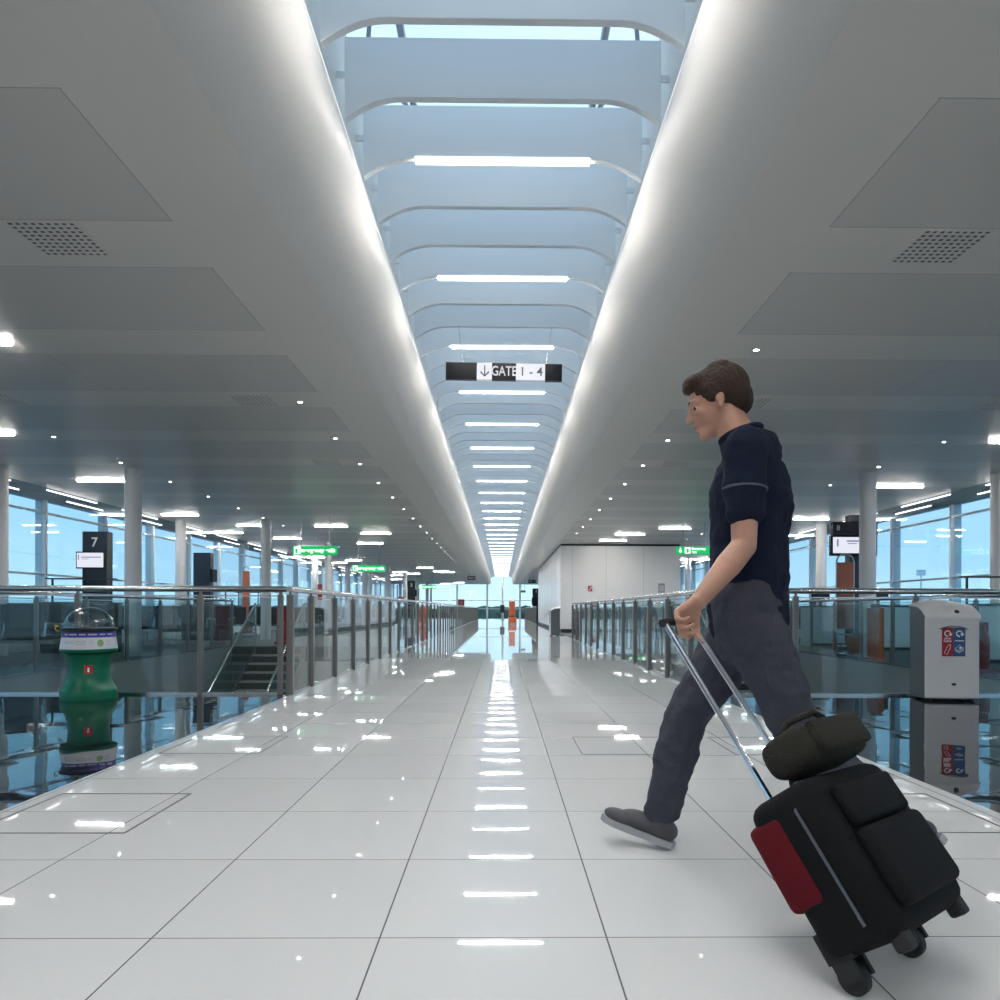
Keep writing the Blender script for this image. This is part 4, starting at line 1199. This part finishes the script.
# pale piping round the sleeve
for sh, el in ((shL, elbL),):
    c0 = sh.lerp(el, 0.42); ta = (el - sh).normalized(); u = (UP - ta * UP.dot(ta)).normalized(); w = ta.cross(u)
    tr = MB(); tr.tube([c0 + (u * math.cos(a) + w * math.sin(a)) * 0.0685 for a in [2 * PI * k / 28 for k in range(28)]], 0.0045, 6, closed=True)
    q = tr.build('sleeve_piping', 'trim', pe, smooth=True); q.matrix_parent_inverse = pe.matrix_basis.inverted()
    q['label'] = 'pale piping round the navy sleeve'

# trousers
tr = MB()
capsule(tr, P - UP * 0.09, P + UP * 0.03, 0.150, 0.148, HD, 0.86)
capsule(tr, hipL + UP * 0.03, hipR + UP * 0.03, 0.115, 0.115)
for hp_, kn, an in ((hipL, kneeL, ankL), (hipR, kneeR, ankR)):
    capsule(tr, hp_, hp_.lerp(kn, 0.5), 0.112, 0.092); capsule(tr, hp_.lerp(kn, 0.45), kn, 0.094, 0.078)
    ex = kn.lerp(an, 0.93)
    capsule(tr, kn, kn.lerp(an, 0.4), 0.078, 0.074); capsule(tr, kn.lerp(an, 0.35), ex, 0.074, 0.064)
fuse(tr, 'trousers', 'trouser', pe, 0.0065, 4, 0.034, 0.075)

# shoes
def shoe(an, toe_dir, up, name='shoe'):
    toe_dir = toe_dir.normalized(); sd = toe_dir.cross(up).normalized(); up = sd.cross(toe_dir).normalized()
    R = Matrix((toe_dir, sd, up)).transposed()
    def q(f, l, u_): return an + toe_dir * f + sd * l + up * u_
    s_ = MB()
    ell(s_, q(-0.030, 0, -0.045), (0.052, 0.040, 0.042), R); capsule(s_, q(-0.01, 0, -0.04), q(-0.005, 0, 0.01), 0.046, 0.044)
    ell(s_, q(0.055, 0, -0.050), (0.085, 0.044, 0.038), R); ell(s_, q(0.135, 0, -0.062), (0.062, 0.047, 0.026), R)
    o = fuse(s_, name, 'shoe', pe, 0.006, 4)
    so = MB(); rings = []
    outl = [(-0.085, 0.0), (-0.072, 0.028), (-0.03, 0.037), (0.03, 0.034), (0.09, 0.045), (0.145, 0.046), (0.185, 0.028), (0.200, 0.0), (0.185, -0.028), (0.145, -0.046), (0.09, -0.045), (0.03, -0.034), (-0.03, -0.037), (-0.072, -0.028)]
    so.loft([[q(f, l, -0.098) for f, l in outl], [q(f, l, -0.074) for f, l in outl]])
    z = so.build('sole', 'sole', o); 
    return o
shoe(ankR, Vector((-0.90, 0.30, 0.30)), Vector((0.30, -0.05, 0.95)))
shoe(ankL, Vector((-0.72, 0.33, -0.62)), Vector((-0.55, 0.25, 0.78)))

# ------------------------------------------------------------------ suitcase
org = W
sc = thing('suitcase', 'black wheeled suitcase tilted behind the walking person, with a dark red edge', 'suitcase', org)
R3 = Matrix((WV, NV, AX)).transposed()           # local x=width, y=thickness (front), z=height
sc.rotation_euler = R3.to_euler()
h0, h1, wd, th = 0.075, 0.455, 0.38, 0.215
y0 = -0.01
MB().span((-wd / 2, y0, h0), (wd / 2, y0 + th, h1), bev=0.045, seg=4).build('shell', 'luggage', sc, smooth=True, angle=60)
MB().span((-wd / 2 + 0.045, y0 + th - 0.01, h0 + 0.05), (wd / 2 - 0.045, y0 + th + 0.035, h1 - 0.15), bev=0.022, seg=3).build('front_pocket', 'luggage', sc, smooth=True, angle=60)
MB().span((-wd / 2 + 0.055, y0 + th - 0.005, h1 - 0.145), (wd / 2 - 0.055, y0 + th + 0.025, h1 - 0.045), bev=0.012).build('upper_pocket', 'luggage', sc, smooth=True, angle=60)
o = MB().span((wd / 2 - 0.10, y0 - 0.012, h0 + 0.12), (wd / 2 + 0.006, y0 + 0.095, h1 - 0.045), bev=0.02, seg=3).build('side_panel', 'lugred', sc, smooth=True, angle=60); o['label'] = 'dark red panel along the edge'
b = MB()
for z in (0.0,):
    ring = [(-wd / 2 - 0.002, y0 + th * 0.62), ]
b.tube([(-wd / 2 - 0.003, y0 + th * 0.68, h0 + 0.05), (-wd / 2 - 0.003, y0 + th * 0.68, h1 - 0.06), (-wd / 2 + 0.06, y0 + th * 0.68, h1 + 0.002), (wd / 2 - 0.06, y0 + th * 0.68, h1 + 0.002), (wd / 2 + 0.003, y0 + th * 0.68, h1 - 0.06), (wd / 2 + 0.003, y0 + th * 0.68, h0 + 0.05)], 0.004, 6)
b.build('zip', 'bingrey', sc, smooth=True)
for s in (-1, 1):
    x = s * (wd / 2 - 0.045)
    wheel = MB().lathe([(0.0, -0.016), (0.030, -0.016), (0.036, -0.010), (0.036, 0.010), (0.030, 0.016), (0.0, 0.016)], 24).build('wheel', 'rubber', sc, (x, 0.012, 0.036), rot=(0, PI / 2, 0), smooth=True)
    MB().span((x - 0.03, -0.005, 0.03), (x - 0.019, 0.05, h0 + 0.06)).span((x + 0.019, -0.005, 0.03), (x + 0.03, 0.05, h0 + 0.06)).span((x - 0.03, -0.012, 0.076), (x + 0.03, 0.06, h0 + 0.07)).build('wheel_housing', 'rubber', sc)
    MB().span((x - 0.02, y0 + th - 0.055, 0.05), (x + 0.02, y0 + th - 0.015, h0 + 0.02), bev=0.008).build('foot', 'rubber', sc)
# telescopic handle
gl = R3.inverted() @ (grip - org)                # grip in the case's own frame
hz = gl.z; hx, hy = gl.x, gl.y
for s in (-1, 1):
    MB().tube([(hx * 0 + s * 0.075, 0.015, h1 - 0.03), (s * 0.062 + hx, hy, hz)], 0.0085, 10).build('handle_tube', 'chrome', sc, smooth=True)
MB().tube([(hx - 0.075, hy, hz), (hx - 0.05, hy, hz + 0.006), (hx + 0.05, hy, hz + 0.006), (hx + 0.075, hy, hz)], 0.0125, 12).build('grip', 'rubber', sc, smooth=True)
b = MB(); b.tube([(-0.07, y0 + th * 0.45, h1 - 0.005), (-0.055, y0 + th * 0.45, h1 + 0.022), (0.055, y0 + th * 0.45, h1 + 0.022), (0.07, y0 + th * 0.45, h1 - 0.005)], 0.010, 8).build('carry_handle', 'rubber', sc, smooth=True)

# olive bag resting on the case
ob = thing('shoulder_bag', 'dark olive soft bag resting on top of the tilted black suitcase', 'bag', org + R3 @ Vector((-0.02, 0.150, h1 + 0.004)))
ob.rotation_euler = R3.to_euler()
g = MB()
prof = []
for k in range(9):
    u = -1 + 2 * k / 8
    sw = 0.80 + 0.20 * (1 - u * u)
    ring = []
    for j in range(20):
        a_ = 2 * PI * j / 20
        cx_, cz_ = math.cos(a_), math.sin(a_)
        y_ = 0.088 * sw * (abs(cx_) ** 0.6) * (1 if cx_ > 0 else -1); z_ = 0.062 * sw * (abs(cz_) ** 0.6) * (1 if cz_ > 0 else -1)
        fold = 0.010 * noise.noise(Vector((u * 3, y_ * 14, z_ * 14)))
        ring.append((u * 0.150, y_ * (1 + fold * 8), 0.070 + z_ * (1 + fold * 8) - (0.008 if z_ > 0 else 0) * (1 - u * u)))
    prof.append(ring)
g.loft(prof)
o = g.build('bag_body', 'olive', ob, smooth=True, angle=80)
mo = o.modifiers.new('sub', 'SUBSURF'); mo.levels = 1; mo.render_levels = 2
MB().span((-0.12, 0.070, 0.03), (0.12, 0.097, 0.115), bev=0.012).build('flap', 'olive', ob, smooth=True)
MB().tube([(-0.11, 0, 0.12), (-0.09, 0.02, 0.140), (0.0, 0.05, 0.147), (0.09, 0.02, 0.140), (0.11, 0, 0.12)], 0.009, 8).build('carry_strap', 'olive', ob, smooth=True)
# ------------------------------------------------------------------ sky, camera, view
w = bpy.data.worlds.new('World'); SC.world = w; w.use_nodes = True
nt = w.node_tree; nt.nodes.clear()
tc = N(nt, 'ShaderNodeTexCoord'); sp = N(nt, 'ShaderNodeSeparateXYZ'); nt.links.new(tc.outputs['Generated'], sp.inputs[0])
cr = N(nt, 'ShaderNodeValToRGB'); nt.links.new(mathn(nt, 'MAXIMUM', sp.outputs[2], 0.0), cr.inputs[0])
e = cr.color_ramp.elements
e[0].position = 0.0; e[0].color = (0.70, 0.86, 0.95, 1)
e[1].position = 1.0; e[1].color = (0.66, 0.85, 1.0, 1)
q = cr.color_ramp.elements.new(0.06); q.color = (0.57, 0.79, 0.96, 1)
q = cr.color_ramp.elements.new(0.30); q.color = (0.45, 0.70, 0.95, 1)
q = cr.color_ramp.elements.new(0.55); q.color = (0.60, 0.82, 1.0, 1)
# soft cloud bands
mp = N(nt, 'ShaderNodeMapping'); mp.inputs['Scale'].default_value = (2.0, 2.0, 9.0); nt.links.new(tc.outputs['Generated'], mp.inputs['Vector'])
nz = N(nt, 'ShaderNodeTexNoise'); nz.inputs['Scale'].default_value = 1.6; nz.inputs['Detail'].default_value = 3; nt.links.new(mp.outputs[0], nz.inputs['Vector'])
mx = N(nt, 'ShaderNodeMix', data_type='RGBA'); mx.blend_type = 'MIX'
nt.links.new(mathn(nt, 'MULTIPLY', mathn(nt, 'SUBTRACT', nz.outputs['Fac'], 0.4), 0.9), mx.inputs['Factor'])
nt.links.new(cr.outputs[0], mx.inputs['A']); mx.inputs['B'].default_value = (0.80, 0.90, 0.97, 1)
bg = N(nt, 'ShaderNodeBackground'); bg.inputs['Strength'].default_value = SKY
nt.links.new(mx.outputs['Result'], bg.inputs['Color'])
o = N(nt, 'ShaderNodeOutputWorld'); nt.links.new(bg.outputs[0], o.inputs[0])

cd = bpy.data.cameras.new('camera'); cam = bpy.data.objects.new('camera', cd); COL.objects.link(cam)
cd.sensor_width = 36; cd.sensor_fit = 'HORIZONTAL'; cd.lens = F / 1000 * 36
cam.location = (0, 0, H); cam.rotation_euler = (Matrix.Rotation(TH, 3, 'Z') @ Matrix.Rotation(PI / 2, 3, 'X') @ Matrix.Rotation(RO, 3, 'Z')).to_euler()
cd.shift_x = (500 - PPX) / 1000; cd.shift_y = (PPY - 500) / 1000
cd.clip_start = 0.02; cd.clip_end = 1500
SC.camera = cam
SC.view_settings.view_transform = 'Standard'; SC.view_settings.look = 'None'
SC.view_settings.gamma = 1; SC.view_settings.use_curve_mapping = False
SC.view_settings.exposure = EXPO
SC.cycles.max_bounces = 10; SC.cycles.diffuse_bounces = 5; SC.cycles.glossy_bounces = 5; SC.cycles.transparent_max_bounces = 28
SC.cycles.sample_clamp_indirect = 6.0
SC.cycles.use_denoising = True
